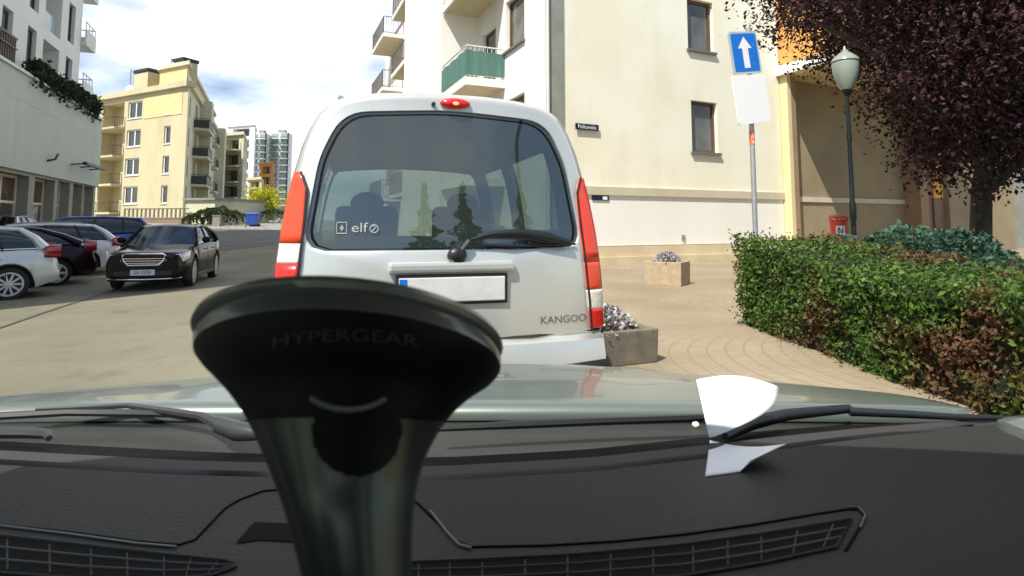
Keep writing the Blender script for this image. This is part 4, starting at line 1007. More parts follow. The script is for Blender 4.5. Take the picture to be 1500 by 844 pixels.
# window decals
q = MB(); dy = lambda x, z: rsurf(x, z) + .002
for bx in (-.555, ):
    z0 = 1.262
    for a, b in (((-.055, -.056), (-.01, -.056)), ((-.01, -.056), (-.01, -.004)), ((-.01, -.004), (-.055, -.004)), ((-.055, -.004), (-.055, -.056))):
        q.tube([(bx + .06 + a[0], dy(bx, z0) + 0, z0 + .03 + a[1]), (bx + .06 + b[0], dy(bx, z0), z0 + .03 + b[1])], .0025, 5)
    dm = [(0, .016), (.010, 0), (0, -.016), (-.010, 0)]; c0 = (bx + .0275, z0)
    q.add([(c0[0] + x, dy(bx, z0), c0[1] + z) for x, z in dm], [(0, 1, 2, 3)])
q.build('window_sticker', 'sticker', tg, fix=False); q = MB()
lettering(q, 'elf', .064, lambda x, y: V((-.447 + x, dy(-.447, 1.26 + y), 1.262 + y)), sx=1.25)
cc = V((-.377, 1.258)); q.tube([(cc.x + .019 * math.cos(a * math.pi / 10), dy(cc.x, cc.y), cc.y + .019 * math.sin(a * math.pi / 10)) for a in range(21)], .003, 5)
q.tube([(cc.x - .012, dy(cc.x, cc.y), cc.y + .012), (cc.x + .012, dy(cc.x, cc.y), cc.y + .012), (cc.x - .010, dy(cc.x, cc.y), cc.y - .014)], .003, 5)
q.build('window_lettering', 'sticker', tg, fix=False)
# rear wiper, brake lamp, washer jet
q = MB(); wp = [(.62, 1.185), (.50, 1.215), (.36, 1.235), (.20, 1.232), (.09, 1.205)]
q.tube([(x, rsurf(x, z) - .03, z) for x, z in wp], [.016, .024, .022, .014, .007], 8)
q.tube([(x, rsurf(x, z) - .015, z) for x, z in [(.66, 1.178), (.3, 1.172), (.05, 1.185)]], [.006, .01, .006], 6)
q.sphere((.02, rsurf(.0, 1.13) - .02, 1.13), (.05, .03, .04), 12, 8); q.tube([(.02, rsurf(0, 1.13) - .025, 1.13), (.08, rsurf(.08, 1.2) - .03, 1.20)], .015, 6)
q.build('rear_wiper', 'wiper_black', tg, smooth=50)
q = MB(); bz = 1.905; q.sphere((.03, rsurf(0, bz) - .012, bz), (.082, .03, .027), 20, 10); bl = q.build('brake_lamp', 'brake_red', tg, smooth=60)
q = MB(); q.sphere((.03, rsurf(0, bz) - .036, bz - .004), (.020, .008, .010), 12, 8); q.build('bulb', 'brake_glow', bl, smooth=60)
q = MB(); q.tube([(-.085, rsurf(0, 1.895) - .02, 1.895), (-.085, rsurf(0, 1.895) + .03, 1.895)], .011, 8); q.build('washer_jet', 'black_plastic', tg)
q = MB(); q.box((.0, rsurf(0, .97) - .012, .97), (.52, .02, .115)); np_ = q.build('number_plate', 'plate', tg, bevel=.005)
q = MB(); q.box((.0, rsurf(0, .97) - .006, .97), (.55, .02, .145)); q.build('plate_frame', 'black_plastic', np_, bevel=.005)
q = MB(); q.box((-.24, rsurf(0, .97) - .0235, .97), (.035, .003, .105)); q.build('blue_band', 'sign_blue', np_)
q = MB(); q.box((.0, rsurf(0, 1.07) - .01, 1.075), (.62, .05, .05)); q.build('plate_lamp_bar', 'silver_paint', tg, bevel=.015)
q = MB(); lettering(q, 'KANGOO', .052, lambda x, y: V((.585 + x, rsurf(.585 + x, .80 + y) - .0025, .80 + y)), sx=1.15); q.build('badge', 'badge', tg, fix=False)
# gap line round the tailgate
q = MB(); q.tube([rp3(V((-.80, .735)), .0), rp3(V((-.4, .728)), -.002), rp3(V((.4, .728)), -.002), rp3(V((.80, .735)), .0)], .007, 5); q.build('tailgate_gap', 'black_plastic', tg)
# bumper
q = MB(); bpr = [(.72, .0), (.70, -.05), (.62, -.075), (.5, -.075), (.40, -.05), (.34, .03)]
bx_ = [-.86, -.85, -.80, -.6, -.3, 0, .3, .6, .80, .85, .86]; by = [.28, .14, .05, .01, 0, 0, 0, .01, .05, .14, .28]
q.loft([[(x * (1 if abs(x) < .84 else 1), y + o_ * (1 if abs(x) < .84 else .5) + .02, z) for z, o_ in bpr] for x, y in zip(bx_, by)], closed=False)
bu = q.build('bumper', 'silver_paint', van, smooth=50)
q = MB(); q.loft([[(x * 1.005, y - .068 * (1 if abs(x) < .84 else .5) + .008, z) for z in (.50, .585 + .02 * abs(x))] for x, y in zip(bx_, by)], closed=False); q.build('bumper_strip', 'black_plastic', bu, smooth=50, solid=.02)
# taillights
for s in (1, -1):
    def lens(u, z, o_=0.):
        hwz = interp([(a[1], a[0]) for a in PR], z); wdt = interp([(.74, .085), (1.0, .10), (1.25, .10), (1.45, .075), (1.53, .03)], z)
        if u < .5:
            k = u / .5; x = hwz - wdt * (1 - k) - .008; y = lean(z) + .075 * (x / .82) ** 3 - .022 + .022 * k ** 2
        else:
            k = (u - .5) / .5; x = hwz - .008 + .016 * math.sin(k * math.pi / 2); y = lean(z) + .075 * ((hwz - .008) / .82) ** 3 + .11 * k ** 1.3
        return V((s * x, y, z))
    pr_ = None
    for nm, mm, za, zb_ in ((('red_lens', 'brake_red', .745, .84), ('clear_lens', 'tail_clear', .842, .94), ('indicator_lens', 'tail_orange', .942, 1.08), ('upper_lens', 'tail_orange_upper', 1.082, 1.53)) if s > 0 else (('red_lens', 'brake_red', .745, 1.10), ('clear_lens', 'tail_clear', 1.102, 1.19), ('upper_lens', 'tail_orange', 1.192, 1.53))):
        q = MB(); q.grid(lambda u, v: lens(u, za + (zb_ - za) * v), 12, 8)
        if pr_ is None: pr_ = q.build('taillight', mm, van, smooth=60, solid=.02)
        else: q.build(nm, mm, pr_, smooth=60, solid=.02)
    q = MB(); q.tube([lens(0, z) + V((0, 0, 0)) for z in (.74, .9, 1.1, 1.3, 1.45, 1.53)], .006, 5); q.build('lens_gasket', 'black_plastic', pr_)
    for yw in (.85, 3.35): wheel_parts(van, (s * .72, yw, .31), .31, s, .19, 8, 'steel')
    q = MB(); q.sphere((s * .93, 2.75, 1.16), (.075, .05, .11), 12, 8); q.build('mirror', 'black_plastic', van, smooth=60)
    q = MB(); q.tube([(s * .56, .45, 1.96), (s * .56, .6, 1.99), (s * .56, 1.7, 2.0), (s * .56, 2.5, 1.98), (s * .56, 2.6, 1.95)], .018, 6); q.build('roof_rail', 'galv', van, smooth=50)
q = MB(); q.tube([(-.28, 2.45, 1.96), (-.26, 1.95, 2.26)], [.008, .004], 5); q.build('antenna', 'black_plastic', van)

# ---------------------------------------------------------------- street things on the right
# sign post
spv = V((3.36, 8.05, PV)); srz = R(-24)
st = thing('sign_post', 'grey post with blue one way arrow sign over a blank white plate', 'road sign', spv)
q = MB(); q.tube([(0, 0, 0), (0, 0, 3.98)], .034, 12); q.build('post', 'galv', st, smooth=50)
tilt = Matrix.Rotation(R(36), 3, 'Z') @ Matrix.Rotation(R(-4), 3, 'Y')
def plate(name, w_, h_, c, mats, ang, roll):
    T = Matrix.Rotation(ang, 3, 'Z') @ Matrix.Rotation(roll, 3, 'Y'); q = MB(); P = poly_round([(-w_ / 2, -h_ / 2), (w_ / 2, -h_ / 2), (w_ / 2, h_ / 2), (-w_ / 2, h_ / 2)], [.04] * 4, 5)
    c = V(c); fr0 = [c + T @ V((p.x, -.018, p.y)) for p in P]; bk = [c + T @ V((p.x, .002, p.y)) for p in P]
    q.loft([fr0, bk], 0, True, True, True); return q.build(name, mats, st), T, c
bs_, T, c = plate('blue_sign', .53, .60, (-.10, -.085, 3.59), 'sign_edge', R(24), R(-9))
def face(parent, T, c, poly, mt, off, name):
    q = MB(); q.add([c + T @ V((x, off, z)) for x, z in poly], [tuple(range(len(poly)))]); q.build(name, mt, parent, fix=False)
face(bs_, T, c, [tuple(p) for p in poly_round([(-.235, -.27), (.235, -.27), (.235, .27), (-.235, .27)], [.035] * 4, 5)], 'sign_blue', -.0205, 'blue_panel')
face(bs_, T, c, [(-.055, -.22), (.055, -.22), (.055, .06), (.13, .06), (0, .225), (-.13, .06), (-.055, .06)], 'sign_white', -.023, 'arrow')
ws_, T, c = plate('blank_plate', .60, .68, (-.03, -.085, 2.93), 'sign_white', R(22), R(-9))
q = MB(); q.tube([(0, 0, 2.30), (0, 0, 2.50)], .037, 12); q.build('sticker_band', 'orange_sticker', st, smooth=50)
q = MB()
for z in (3.45, 3.72, 2.78, 3.08): q.box((0, .0, z), (.09, .09, .03))
q.build('clamp', 'galv', st)

# lamp post
lp = at(1251, 345, 8.8); lp = V((lp.x, 8.8, PV))
lt = thing('street_lamp', 'black iron lamp post with milky globe under the purple tree', 'street lamp', lp); lt.scale = (.60, .60, .765)
q = MB(); q.lathe([(.17, 0), (.17, .12), (.13, .2), (.12, .9), (.085, 1.0), (.10, 1.06), (.075, 1.15), (.06, 1.6), (.085, 1.7), (.085, 1.95), (.06, 2.02), (.05, 3.2), (.065, 3.3), (.05, 3.4), (.045, 4.12), (.10, 4.18), (.13, 4.26)], n=16); q.build('post', 'lamp_iron', lt, smooth=35)
q = MB(); q.lathe([(.13, 4.26), (.20, 4.36), (.29, 4.58), (.315, 4.78), (.30, 4.84)], n=24); q.build('globe', 'shaded_milk_glass', lt, smooth=50)
q = MB(); q.lathe([(.33, 4.84), (.30, 4.90), (.16, 5.0), (.05, 5.06), (.02, 5.16)], n=24); q.build('cap', 'shaded_milk_glass', lt, smooth=50)

# red litter bin
rb_ = at(1229, 357, 14.6)
rt_ = thing('litter_bin', 'red litter bin on a post in front of the porch wall', 'litter bin', (rb_.x, 14.6, PV), R(-20))
q = MB(); q.tube([(0, .12, 0), (0, .12, 1.5)], .03, 8); q.build('post', 'galv', rt_)
q = MB(); P = [(-.2, .78), (.2, .78), (.215, 1.2), (.2, 1.32), (-.2, 1.32), (-.215, 1.2)]
prof = [(.14, .78), (.17, .80), (.20, 1.15), (.205, 1.28), (.18, 1.30)]
q.lathe([(a * 1.05, b) for a, b in prof], (0, -.1, 0), 20); q.build('basket', 'bin_red', rt_, smooth=40)
q = MB(); q.lathe([(.225, 1.33), (.225, 1.38), (.16, 1.42), (.03, 1.43)], (0, -.1, 0), 20); q.tube([(-.19, -.1, 1.26), (-.19, -.1, 1.34)], .02, 6); q.tube([(.19, -.1, 1.26), (.19, -.1, 1.34)], .02, 6); q.tube([(0, .08, 1.26), (0, .08, 1.34)], .02, 6); q.build('hood', 'bin_red', rt_, smooth=40)
q = MB(); q.grid(lambda u, v: (.215 * math.sin((u - .5) * 1.0), -.1 - .216 * math.cos((u - .5) * 1.0), .93 + .22 * v), 6, 2); em = q.build('emblem', 'sign_white', rt_)
q = MB(); q.tube([(-.045, -.318, .97), (-.045, -.318, 1.11)], .012, 5); q.tube([(.045, -.318, .97), (.045, -.318, 1.11)], .012, 5); q.tube([(-.045, -.318, 1.11), (.045, -.318, .97)], .012, 5); q.build('mark', 'navy', em)

# planters
def planter(label, loc, rz, w_, d_, h_, mt, nf, seed):
    t = thing('flower_planter', label, 'planter', loc, rz, 'concrete planters with pale flowers')
    q = MB(); a = w_ / 2; b = d_ / 2; th = .07
    q.loft([[(-a * .97, -b * .97, 0), (a * .97, -b * .97, 0), (a * .97, b * .97, 0), (-a * .97, b * .97, 0)], [(-a, -b, h_), (a, -b, h_), (a, b, h_), (-a, b, h_)], [(-a + th, -b + th, h_), (a - th, -b + th, h_), (a - th, b - th, h_), (-a + th, b - th, h_)], [(-a + th, -b + th, h_ - .1), (a - th, -b + th, h_ - .1), (a - th, b - th, h_ - .1), (-a + th, b - th, h_ - .1)]], 0, True, True, False)
    q.build('box', mt, t, bevel=.012)
    q = MB(); q.box((0, 0, h_ - .08), (w_ - .16, d_ - .16, .06)); q.build('soil', 'soil', t)
    q = MB()
    for _ in range(nf):
        p = V((rnd.gauss(0, .38), rnd.gauss(0, .38), 0)); rr = min(1, p.length)
        q.leaf(V((p.x * a * .95, p.y * b * .95, h_ - .05 + .21 * max(0, 1 - rr * rr) * rnd.random() ** .5 + .03)), .038, V((0, 0, .7)))
    q.build('flowers', 'bloom_leaf', t, fix=False)
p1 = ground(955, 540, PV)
planter('planter coloured dark for shade, with flowers right beside the van', (p1.x - .34, p1.y + .36, PV), R(24), .70, .66, .29, 'planter_shade', 1000, 1)
p2 = ground(985, 420, PV)
planter('sunlit brown planter with white flowers standing alone on the paving', (p2.x + .02, p2.y + .42, PV), R(-32), .74, .66, .46, 'planter_stone', 1500, 2)

# hedge
def hh(y): return interp([(2.0, .80), (3.2, .80), (4.6, .80), (5.2, .82), (5.7, .90), (6.3, .99), (7.0, 1.04)], y)
hx0 = lambda y: interp([(2, 2.98), (5, 2.80), (7.1, 2.66)], y)
q = MB(); HY0, HY1, HW = 2.2, 7.15, 1.5
def hsurf():
    y = rnd.uniform(HY0, HY1); h = hh(y) ; r_ = rnd.random(); x0 = hx0(y)
    if r_ < .52:
        z = rnd.random() ** .9 * h; return V((x0 + .03 + .05 * (1 - z / h), y, PV + z)), V((-1, 0, .25))
    if r_ < .86: return V((x0 + rnd.random() * HW, y, PV + h)), V((-.1, 0, 1))
    x = x0 + rnd.random() * HW; e = rnd.random()
    if e < .8: return V((x, HY1, PV + rnd.random() * h)), V((0, 1, .2))
    return V((x, HY0, PV + rnd.random() * h)), V((0, -1, .2))
for _ in range(27000):
    p, n = hsurf()
    k = noise.noise(p * 2.1) * .10 + noise.noise(p * 6.5) * .05
    edge = 0
    p = p + n.normalized() * (k + rnd.gauss(0, .028) - .03)
    q.leaf(p, .045, n, 1.2)
for _ in range(500):
    p, n = hsurf(); b = p + n.normalized() * .02
    for k in range(4): q.leaf(b + n.normalized() * (.03 * k) + V((rnd.gauss(0, .012), rnd.gauss(0, .012), rnd.gauss(0, .012))), .04, n, 1.2)
o = q.build('hedge', 'hedge_leaf', fix=False); tag(o, 'clipped green hedge with brownish new growth along the pavement on the right', 'hedge')
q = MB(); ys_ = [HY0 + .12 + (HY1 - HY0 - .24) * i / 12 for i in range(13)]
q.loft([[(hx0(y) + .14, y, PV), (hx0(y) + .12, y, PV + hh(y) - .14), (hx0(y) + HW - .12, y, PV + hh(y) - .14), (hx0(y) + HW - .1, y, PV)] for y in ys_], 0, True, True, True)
c_ = q.build('stems_and_core', 'hedge_core', o)  # solid dark core added for the shaded inside of the hedge

# juniper
q = MB()
def mound(q, c, rx, ry, h, n, size, up=.6, droop=True):
    for _ in range(n):
        a = rnd.uniform(0, 2 * math.pi); t_ = math.sqrt(rnd.random()); k = 1 + .16 * noise.noise(V((math.cos(a) * 2, math.sin(a) * 2, t_ * 3)))
        x = math.cos(a) * t_ * rx * k; y = math.sin(a) * t_ * ry * k; z = h * math.sqrt(max(0, 1 - t_ ** 2.2)) * (1 + .22 * noise.noise(V((x * 2.2, y * 2.2, 3))))
        p = V(c) + V((x, y, z)); d = V((x / rx, y / ry, up)).normalized()
        tip = p + d * rnd.uniform(.05, .16)
        for s in range(3): q.leaf(p.lerp(tip, s / 3) + V((rnd.gauss(0, .012), rnd.gauss(0, .012), rnd.gauss(0, .012))), size, d.cross(V((rnd.gauss(0, 1), rnd.gauss(0, 1), rnd.gauss(0, 1)))).normalized(), .5)
mound(q, (5.15, 7.6, PV), 1.5, 1.5, 1.0, 3600, .075); mound(q, (5.9, 6.6, PV), 1.2, 1.3, .62, 2200, .075)
o = q.build('juniper_bush', 'juniper_leaf', fix=False); tag(o, 'spreading blue green juniper bush behind the hedge', 'bush')
q = MB(); q.sphere((5.15, 7.6, PV), (1.25, 1.25, .80), 16, 8); q.sphere((5.9, 6.6, PV), (.95, 1.0, .45), 16, 8); q.build('stems_and_core', 'hedge_core', o)  # dark solid lumps added as the bush's shaded inside
# low shrubs in the shade
q = MB(); mound(q, (9.8, 13.6, PV), 2.0, .6, .62, 1300, .09); o = q.build('low_shrub', 'dark_leaf', fix=False); tag(o, 'low dark shrub in the shade before the end wall', 'shrub')
q = MB(); mound(q, (7.9, 7.6, PV), .9, .8, .55, 1500, .07); o = q.build('low_shrub', 'juniper_leaf', fix=False); tag(o, 'small bluish shrub at the right edge beyond the hedge', 'shrub')

# purple plum tree
tr = at(1436, 395, 10.4)
tb = V((tr.x, 10.4, PV))
pt = thing('plum_tree', 'large purple leaved tree overhanging the sign and lamp on the right', 'tree', tb)
q = MB()
q.tube([(-.1, 0, -.1), (-.02, 0, .5), (.06, 0, 1.1), (.16, .05, 1.8), (.30, .05, 2.5)], [.24, .185, .165, .155, .145], 12)
limbs = [[(.30, .05, 2.3), (-.7, -.3, 3.1), (-2.0, -.8, 4.0), (-3.4, -1.2, 4.5)], [(.3, .05, 2.4), (.2, -.8, 3.6), (-.4, -1.8, 5.0), (-.8, -2.4, 6.0)], [(.3, .05, 2.4), (1.2, .2, 3.6), (2.4, .3, 5.0)], [(.3, .05, 2.5), (.2, .6, 4.2), (-.1, .9, 6.2)], [(.16, .05, 1.8), (.75, -.2, 2.4), (1.5, -.5, 3.2), (2.6, -.9, 4.0)], [(-.7, -.3, 3.1), (-1.2, .2, 4.4), (-2.2, .5, 5.8)]]
for l_ in limbs: q.tube(l_, [.13, .09, .06, .03][:len(l_)], 8)
q.build('trunk', 'bark', pt, smooth=60)
q = MB()
# clumps hung about the limbs
cl = []
while len(cl) < 600:
    p = V((rnd.uniform(-4.2, 4.6) if rnd.random() < .6 else rnd.uniform(-1.6, 4.6), rnd.uniform(-3.4, 3.4), rnd.uniform(1.9, 8.2)))
    e = ((p.x + .1) / 4.2) ** 2 + (p.y / 3.3) ** 2 + ((p.z - 5.2) / 3.3) ** 2
    if e > 1.0 + .3 * noise.noise(p * .9): continue
    if p.x < -1.2 and p.z < 2.9 + .28 * (-p.x - 1.2): continue
    wp = p + tb
    q_ = wp.x / wp.y
    if q_ < .455 or (q_ < .60 and wp.z < 4.75) or (q_ < .66 and wp.z < 4.1) or (q_ < .72 and wp.z < 3.3): continue
    if abs(wp.x - lp.x * wp.y / 8.8) < .42 and wp.z < 4.6 and wp.y < 8.9: continue
    cl.append((p, rnd.uniform(.45, .95)))
for p, s in [(V((-1.2, -.8, 3.0)), .45), (V((-1., -.8, 2.55)), .5), (V((-.6, -.4, 2.2)), .45), (V((1.0, -.8, 2.1)), .6), (V((1.8, -1., 2.0)), .5), (V((-.55, -.9, 1.75)), .3), (V((1.4, -1.2, 1.6)), .4), (V((-3.6, -1.2, 4.8)), .4)]: cl.append((p, s))
for p, s in cl:
    for _ in range(int(230 * s / .7)):
        d = V((rnd.gauss(0, .5), rnd.gauss(0, .5), rnd.gauss(0, .36))) * s
        q.leaf(p + d, .095, V((0, 0, .5)), 1.)
q.build('crown', 'plum_leaf', pt, fix=False)
tr2 = thing('plum_tree', 'dark tree trunk and foliage at the extreme right, farther back than the big purple tree', 'tree', (12.4, 13.0, PV))
q = MB(); q.tube([(0, 0, 0), (.05, 0, 1.5), (.1, 0, 3.2), (.2, .2, 5)], [.2, .17, .15, .07], 10); q.build('trunk', 'bark', tr2, smooth=60)
q = MB()
for _ in range(90):
    p = V((rnd.gauss(0, 1.6), rnd.gauss(0, 1.5), rnd.uniform(2.4, 7)))
    for _k in range(80): q.leaf(p + V((rnd.gauss(0, .4), rnd.gauss(0, .4), rnd.gauss(0, .3))), .15, V((0, 0, .5)))
q.build('crown', 'plum_leaf', tr2, fix=False)

# ---------------------------------------------------------------- far street things
bz = V((-19.8, 44.5, 0)); bz.z = gz(bz.x, bz.y) + .11
t = thing('recycling_container', 'blue recycling container on the far pavement below the yellow bush', 'container', bz)
q = MB(); q.loft([[(-.42 * k, -.38 * k, z), (.42 * k, -.38 * k, z), (.42 * k, .38 * k, z), (-.42 * k, .38 * k, z)] for k, z in ((.85, .1), (1, .85), (1.05, .87), (1.05, .93))], 0, True, True, True); q.build('body', 'bin_blue', t, bevel=.03)
q = MB(); q.loft([[(-.46 * k, -.42 * k, z), (.46 * k, -.42 * k, z), (.46 * k, .42 * k, z), (-.46 * k, .42 * k, z)] for k, z in ((1, .935), (.95, 1.0), (.6, 1.08))], 0, True, True, True); q.build('lid', 'bin_blue', t, bevel=.02)
q = MB(); q.tube([(-.4, .35, .09), (.4, .35, .09)], .09, 10); q.tube([(-.4, -.3, .0), (-.4, -.3, .12)], .05, 6); q.tube([(.4, -.3, .0), (.4, -.3, .12)], .05, 6); q.build('wheel', 'tyre', t)
yv = at(387, 320, 52); yz = gz(yv.x, 52) + .1
yt = thing('yellow_bush', 'bright yellow leaved bush on the far side of the crossing street', 'bush', (yv.x, 52, yz))
q = MB()
for _ in range(85):
    c_ = V((rnd.gauss(0, .75), rnd.gauss(0, .5), rnd.uniform(.7, 2.9)))
    for _k in range(75): q.leaf(c_ + V((rnd.gauss(0, .27), rnd.gauss(0, .27), rnd.gauss(0, .22))), .16, V((0, 0, .6)))
q.build('foliage', 'yellow_leaf', yt, fix=False)
q = MB()
for k in range(6): q.tube([(rnd.gauss(0, .15), rnd.gauss(0, .15), 0), (rnd.gauss(0, .5), rnd.gauss(0, .4), 1.5)], [.04, .02], 6)
q.build('stems_and_core', 'bark', yt)
for i, (px, Y, w_, h_, lab) in enumerate(((300, 45.0, 1.1, 1.15, 'dark green shrub on the far kerb just right of the entrance annex'), (322, 45.2, 1.2, 1.35, 'dark green shrub on the far kerb, between annex and blue container'), (340, 46.0, 1.3, 1.0, 'low green shrub on the far kerb nearest the blue container'), (398, 50., 1.6, 1.1, 'dark green shrub at the foot of the yellow bush, beside the van'), (283, 44.6, .7, .8, 'small dark shrub below the annex beside the terrace wall'))):
    c_ = at(px, 330, Y); q = MB(); mound(q, (c_.x, Y, gz(c_.x, Y) + .1), w_, .8, h_, 420, .16); o = q.build('far_shrub', 'shrub_leaf', fix=False); tag(o, lab, 'shrub', 'shrubs on the far kerb')
c_ = at(318, 333, 43.6); q = MB(); q.box((c_.x, 43.6, gz(c_.x, 43.6) + .45), (.55, .35, .85)); q.box((c_.x, 43.6, gz(c_.x, 43.6) + .90), (.62, .42, .06)); o = q.build('utility_cabinet', 'concrete', bevel=.02); tag(o, 'small grey utility cabinet at the far kerb in front of the shrubs', 'cabinet')

# conifers and a block behind us (seen only as reflections)
for i, (x, y, h_, lab) in enumerate(((6.0, -14, 11, 'tall dark conifer behind us mirrored in the van window, left one'), (8.8, -15, 12, 'tall dark conifer behind us mirrored in the van window, middle one'), (13.5, -13, 13, 'dark conifer behind us mirrored in the van window, right one'))):
    t = thing('conifer_tree', lab, 'tree', (x, y, 0), 0, 'conifers behind the camera')
    q = MB(); q.tube([(0, 0, 0), (0, 0, h_)], [.22, .03], 8); q.build('trunk', 'bark', t)
    q = MB()
    for _ in range(2200):
        z = rnd.random() ** 1.3; a = rnd.uniform(0, 6.28); r_ = (1 - z) * h_ * .26 * math.sqrt(rnd.random()) * (.7 + .3 * math.sin(z * 40)); q.leaf(V((r_ * math.cos(a), r_ * math.sin(a), .8 + z * (h_ - .8))), .4, V((0, 0, .4)))
    q.build('crown', 'dark_leaf', t, fix=False)

# ---------------------------------------------------------------- our own car
own = thing('car', 'grey car we look out of, its black dashboard and glossy hood across the bottom', 'car', (-.1, -.6, 0))
def yw(x): return interp([(-1, .80), (-.8, .775), (-.66, .757), (-.4, .725), (-.1, .707), (.1, .735), (.28, .782), (.5, .845), (.79, .915), (.95, .94)], x)
DZ = 1.02
def dz_(x, y):
    z = DZ
    if y < .46: z -= 1.3 * (.46 - y) ** 2
    return z
q = MB(); q.grid(lambda u, v: (-.98 + 1.9 * u, .06 + (yw(-.98 + 1.9 * u) - .06) * v, dz_(0, .06 + (yw(-.98 + 1.9 * u) - .06) * v)), 40, 30)
q.grid(lambda u, v: (-.98 + 1.9 * u, .06 - .06 * v, dz_(0, .06) - .35 * v), 10, 3)
da = q.build('dashboard', 'dash_plastic', own, smooth=60, world=True)
def along(name, o0, o1, z, mt, parent=da):
    q = MB(); q.grid(lambda u, v: (-.98 + 1.9 * u, yw(-.98 + 1.9 * u) + (o0 + (o1 - o0) * v) * (1 - .55 * smooth(.3, .9, -.98 + 1.9 * u)), z[0] + (z[1] - z[0]) * v), 40, 2); return q.build(name, mt, parent, smooth=60, world=True)
along('dash_groove', .0, .016, (DZ - .004, DZ - .012), 'dash_black'); along('dash_rear_strip', .016, .034, (DZ + .0, DZ + .003), 'dash_strip')
along('screen_gap', .034, .100, (DZ + .003, DZ - .012), 'dash_black')
D = lambda px, py, o=0.: onz(px, py, DZ) + V((0, 0, o))
def seam(name, pts, r_, mt, o=.0):
    q = MB(); P = [D(a, b, o) for a, b in pts]; q.tube(P, r_, 6); return q.build(name, mt, da, smooth=60, world=True)
seam('seam', [(-20, 768), (100, 780), (200, 794), (262, 799), (285, 792), (330, 745), (350, 733), (385, 720), (420, 717), (520, 716), (590, 724), (612, 738), (640, 765), (668, 794), (690, 802), (800, 800), (900, 794), (1000, 784), (1100, 770), (1200, 753), (1240, 747), (1258, 748), (1266, 757), (1258, 775), (1238, 808)], .0016, 'dash_black')
seam('seam_highlight', [(0, 772), (100, 784), (200, 798), (258, 803)], .0013, 'dash_highlight', .001); seam('seam_highlight', [(630, 750), (655, 782), (672, 800), (690, 805)], .0016, 'dash_highlight', .001)
seam('seam_highlight', [(1243, 744), (1258, 745), (1268, 756), (1260, 775)], .0013, 'dash_highlight', .001)
# storage slot
q = MB(); P = [D(345, 797, .001), D(372, 766, .001), D(440, 769, .001), D(470, 770, .001), D(470, 797, .001), D(380, 792, .001)]
q.add(P, [tuple(range(6))]); q.build('speaker_slot', 'dash_black', da, world=True, fix=False)
# demister vents: recess with slats
def vent(top, bot, n, rows):
    q = MB(); q.loft([[D(*a, .0012) for a in top], [D(*a, .0012) for a in bot]], closed=False); v = q.build('demister_vent', 'dash_black', da, world=True, fix=False)
    q = MB(); topp = [D(*a, .001) for a in top]; bott = [D(*a, .001) for a in bot]
    for k in range(rows):
        f = (k + 1) / (rows + 1); q.tube([a.lerp(b, f) for a, b in zip(topp, bott)], .0014, 5)
    for k in range(n):
        i = (k + .5 * 1) / n * (len(top) - 1); j = min(int(i), len(top) - 2); f = i - j; a = topp[j].lerp(topp[j + 1], f); b = bott[j].lerp(bott[j + 1], f); q.tube([a.lerp(b, .1), a.lerp(b, .9)], .0009, 4)
    q.build('slat', 'vent_slat', v, world=True)
    q = MB(); q.tube(topp + bott[::-1] + topp[:1], .0018, 5); q.build('vent_edge', 'dash_plastic', v, world=True)
vent([(-20, 784), (120, 800), (240, 814), (330, 823), (345, 828)], [(-20, 840), (120, 850), (240, 852), (310, 845), (345, 832)], 9, 2)
vent([(590, 826), (700, 822), (850, 814), (1000, 800), (1120, 783), (1248, 762)], [(590, 862), (700, 862), (850, 856), (1000, 846), (1120, 826), (1225, 803)], 12, 2)
q = MB(); q.grid(lambda u, v: onz(1290 + 330 * u, 700 + 10 * u + 260 * v, DZ + .001 * 1) + V((0, 0, .0015)), 6, 6)
# cowl
q = MB(); q.grid(lambda u, v: (-.98 + 1.9 * u, yw(-.98 + 1.9 * u) + .045 + (1.0 - yw(-.98 + 1.9 * u) - .045) * v, .985 + .015 * v), 40, 6); q.build('cowl_panel', 'cowl', own, smooth=60, world=True)
# hood
HXC = -.11; HWD = .86
def hood(u, v):
    v_ = v; v = max(0, v)
    a = (2 * u - 1); x = HXC + HWD * a * (1 - .07 * v ** 2); y = .972 + (.90 - .16 * abs(a) ** 2.5) * v_
    if v < .02: pass
    z = 1.026 - .022 * (1 - min(1, v / .03)) ** 2 - .148 * v ** 1.35 - .05 * smooth(.72, 1.02, v) - .020 * abs(a) ** 3.5 * (.35 + v) + .008 * math.exp(-((abs(a) - .52) / .07) ** 2) * smooth(.02, .2, v) + .010 * smooth(.55, .3, abs(a)) * smooth(0, .3, v)
    return (x, y, z)
q = MB(); q.grid(hood, 60, 50); q.build('hood', 'hood_paint', own, smooth=60, world=True, solid=.012)
q = MB()
for s in (-1, 1):
    q.loft([[(HXC + s * HWD * (1 - .07 * v ** 2) + s * o, .972 + .74 * v + .0, max(0, hood(0 if s < 0 else 1, v)[2] - dz)) for o, dz in ((.006, .004), (.05, .03), (.075, .12), (.07, .5), (.03, .75))] for v in (-1.2, -.4, 0, .2, .4, .6, .8, 1.0)], closed=False)
q.loft([[(HXC + HWD * .93 * a, 1.872 - .16 * abs(a) ** 2.5 + o, z) for o, z in ((.0, hood((a + 1) / 2, 1)[2] - .004), (.05, .77), (.08, .6), (.05, .3), (-.1, .2))] for a in [k / 8 - 1 for k in range(17)]], closed=False)
q.build('fender', 'hood_paint', own, smooth=50, world=True)
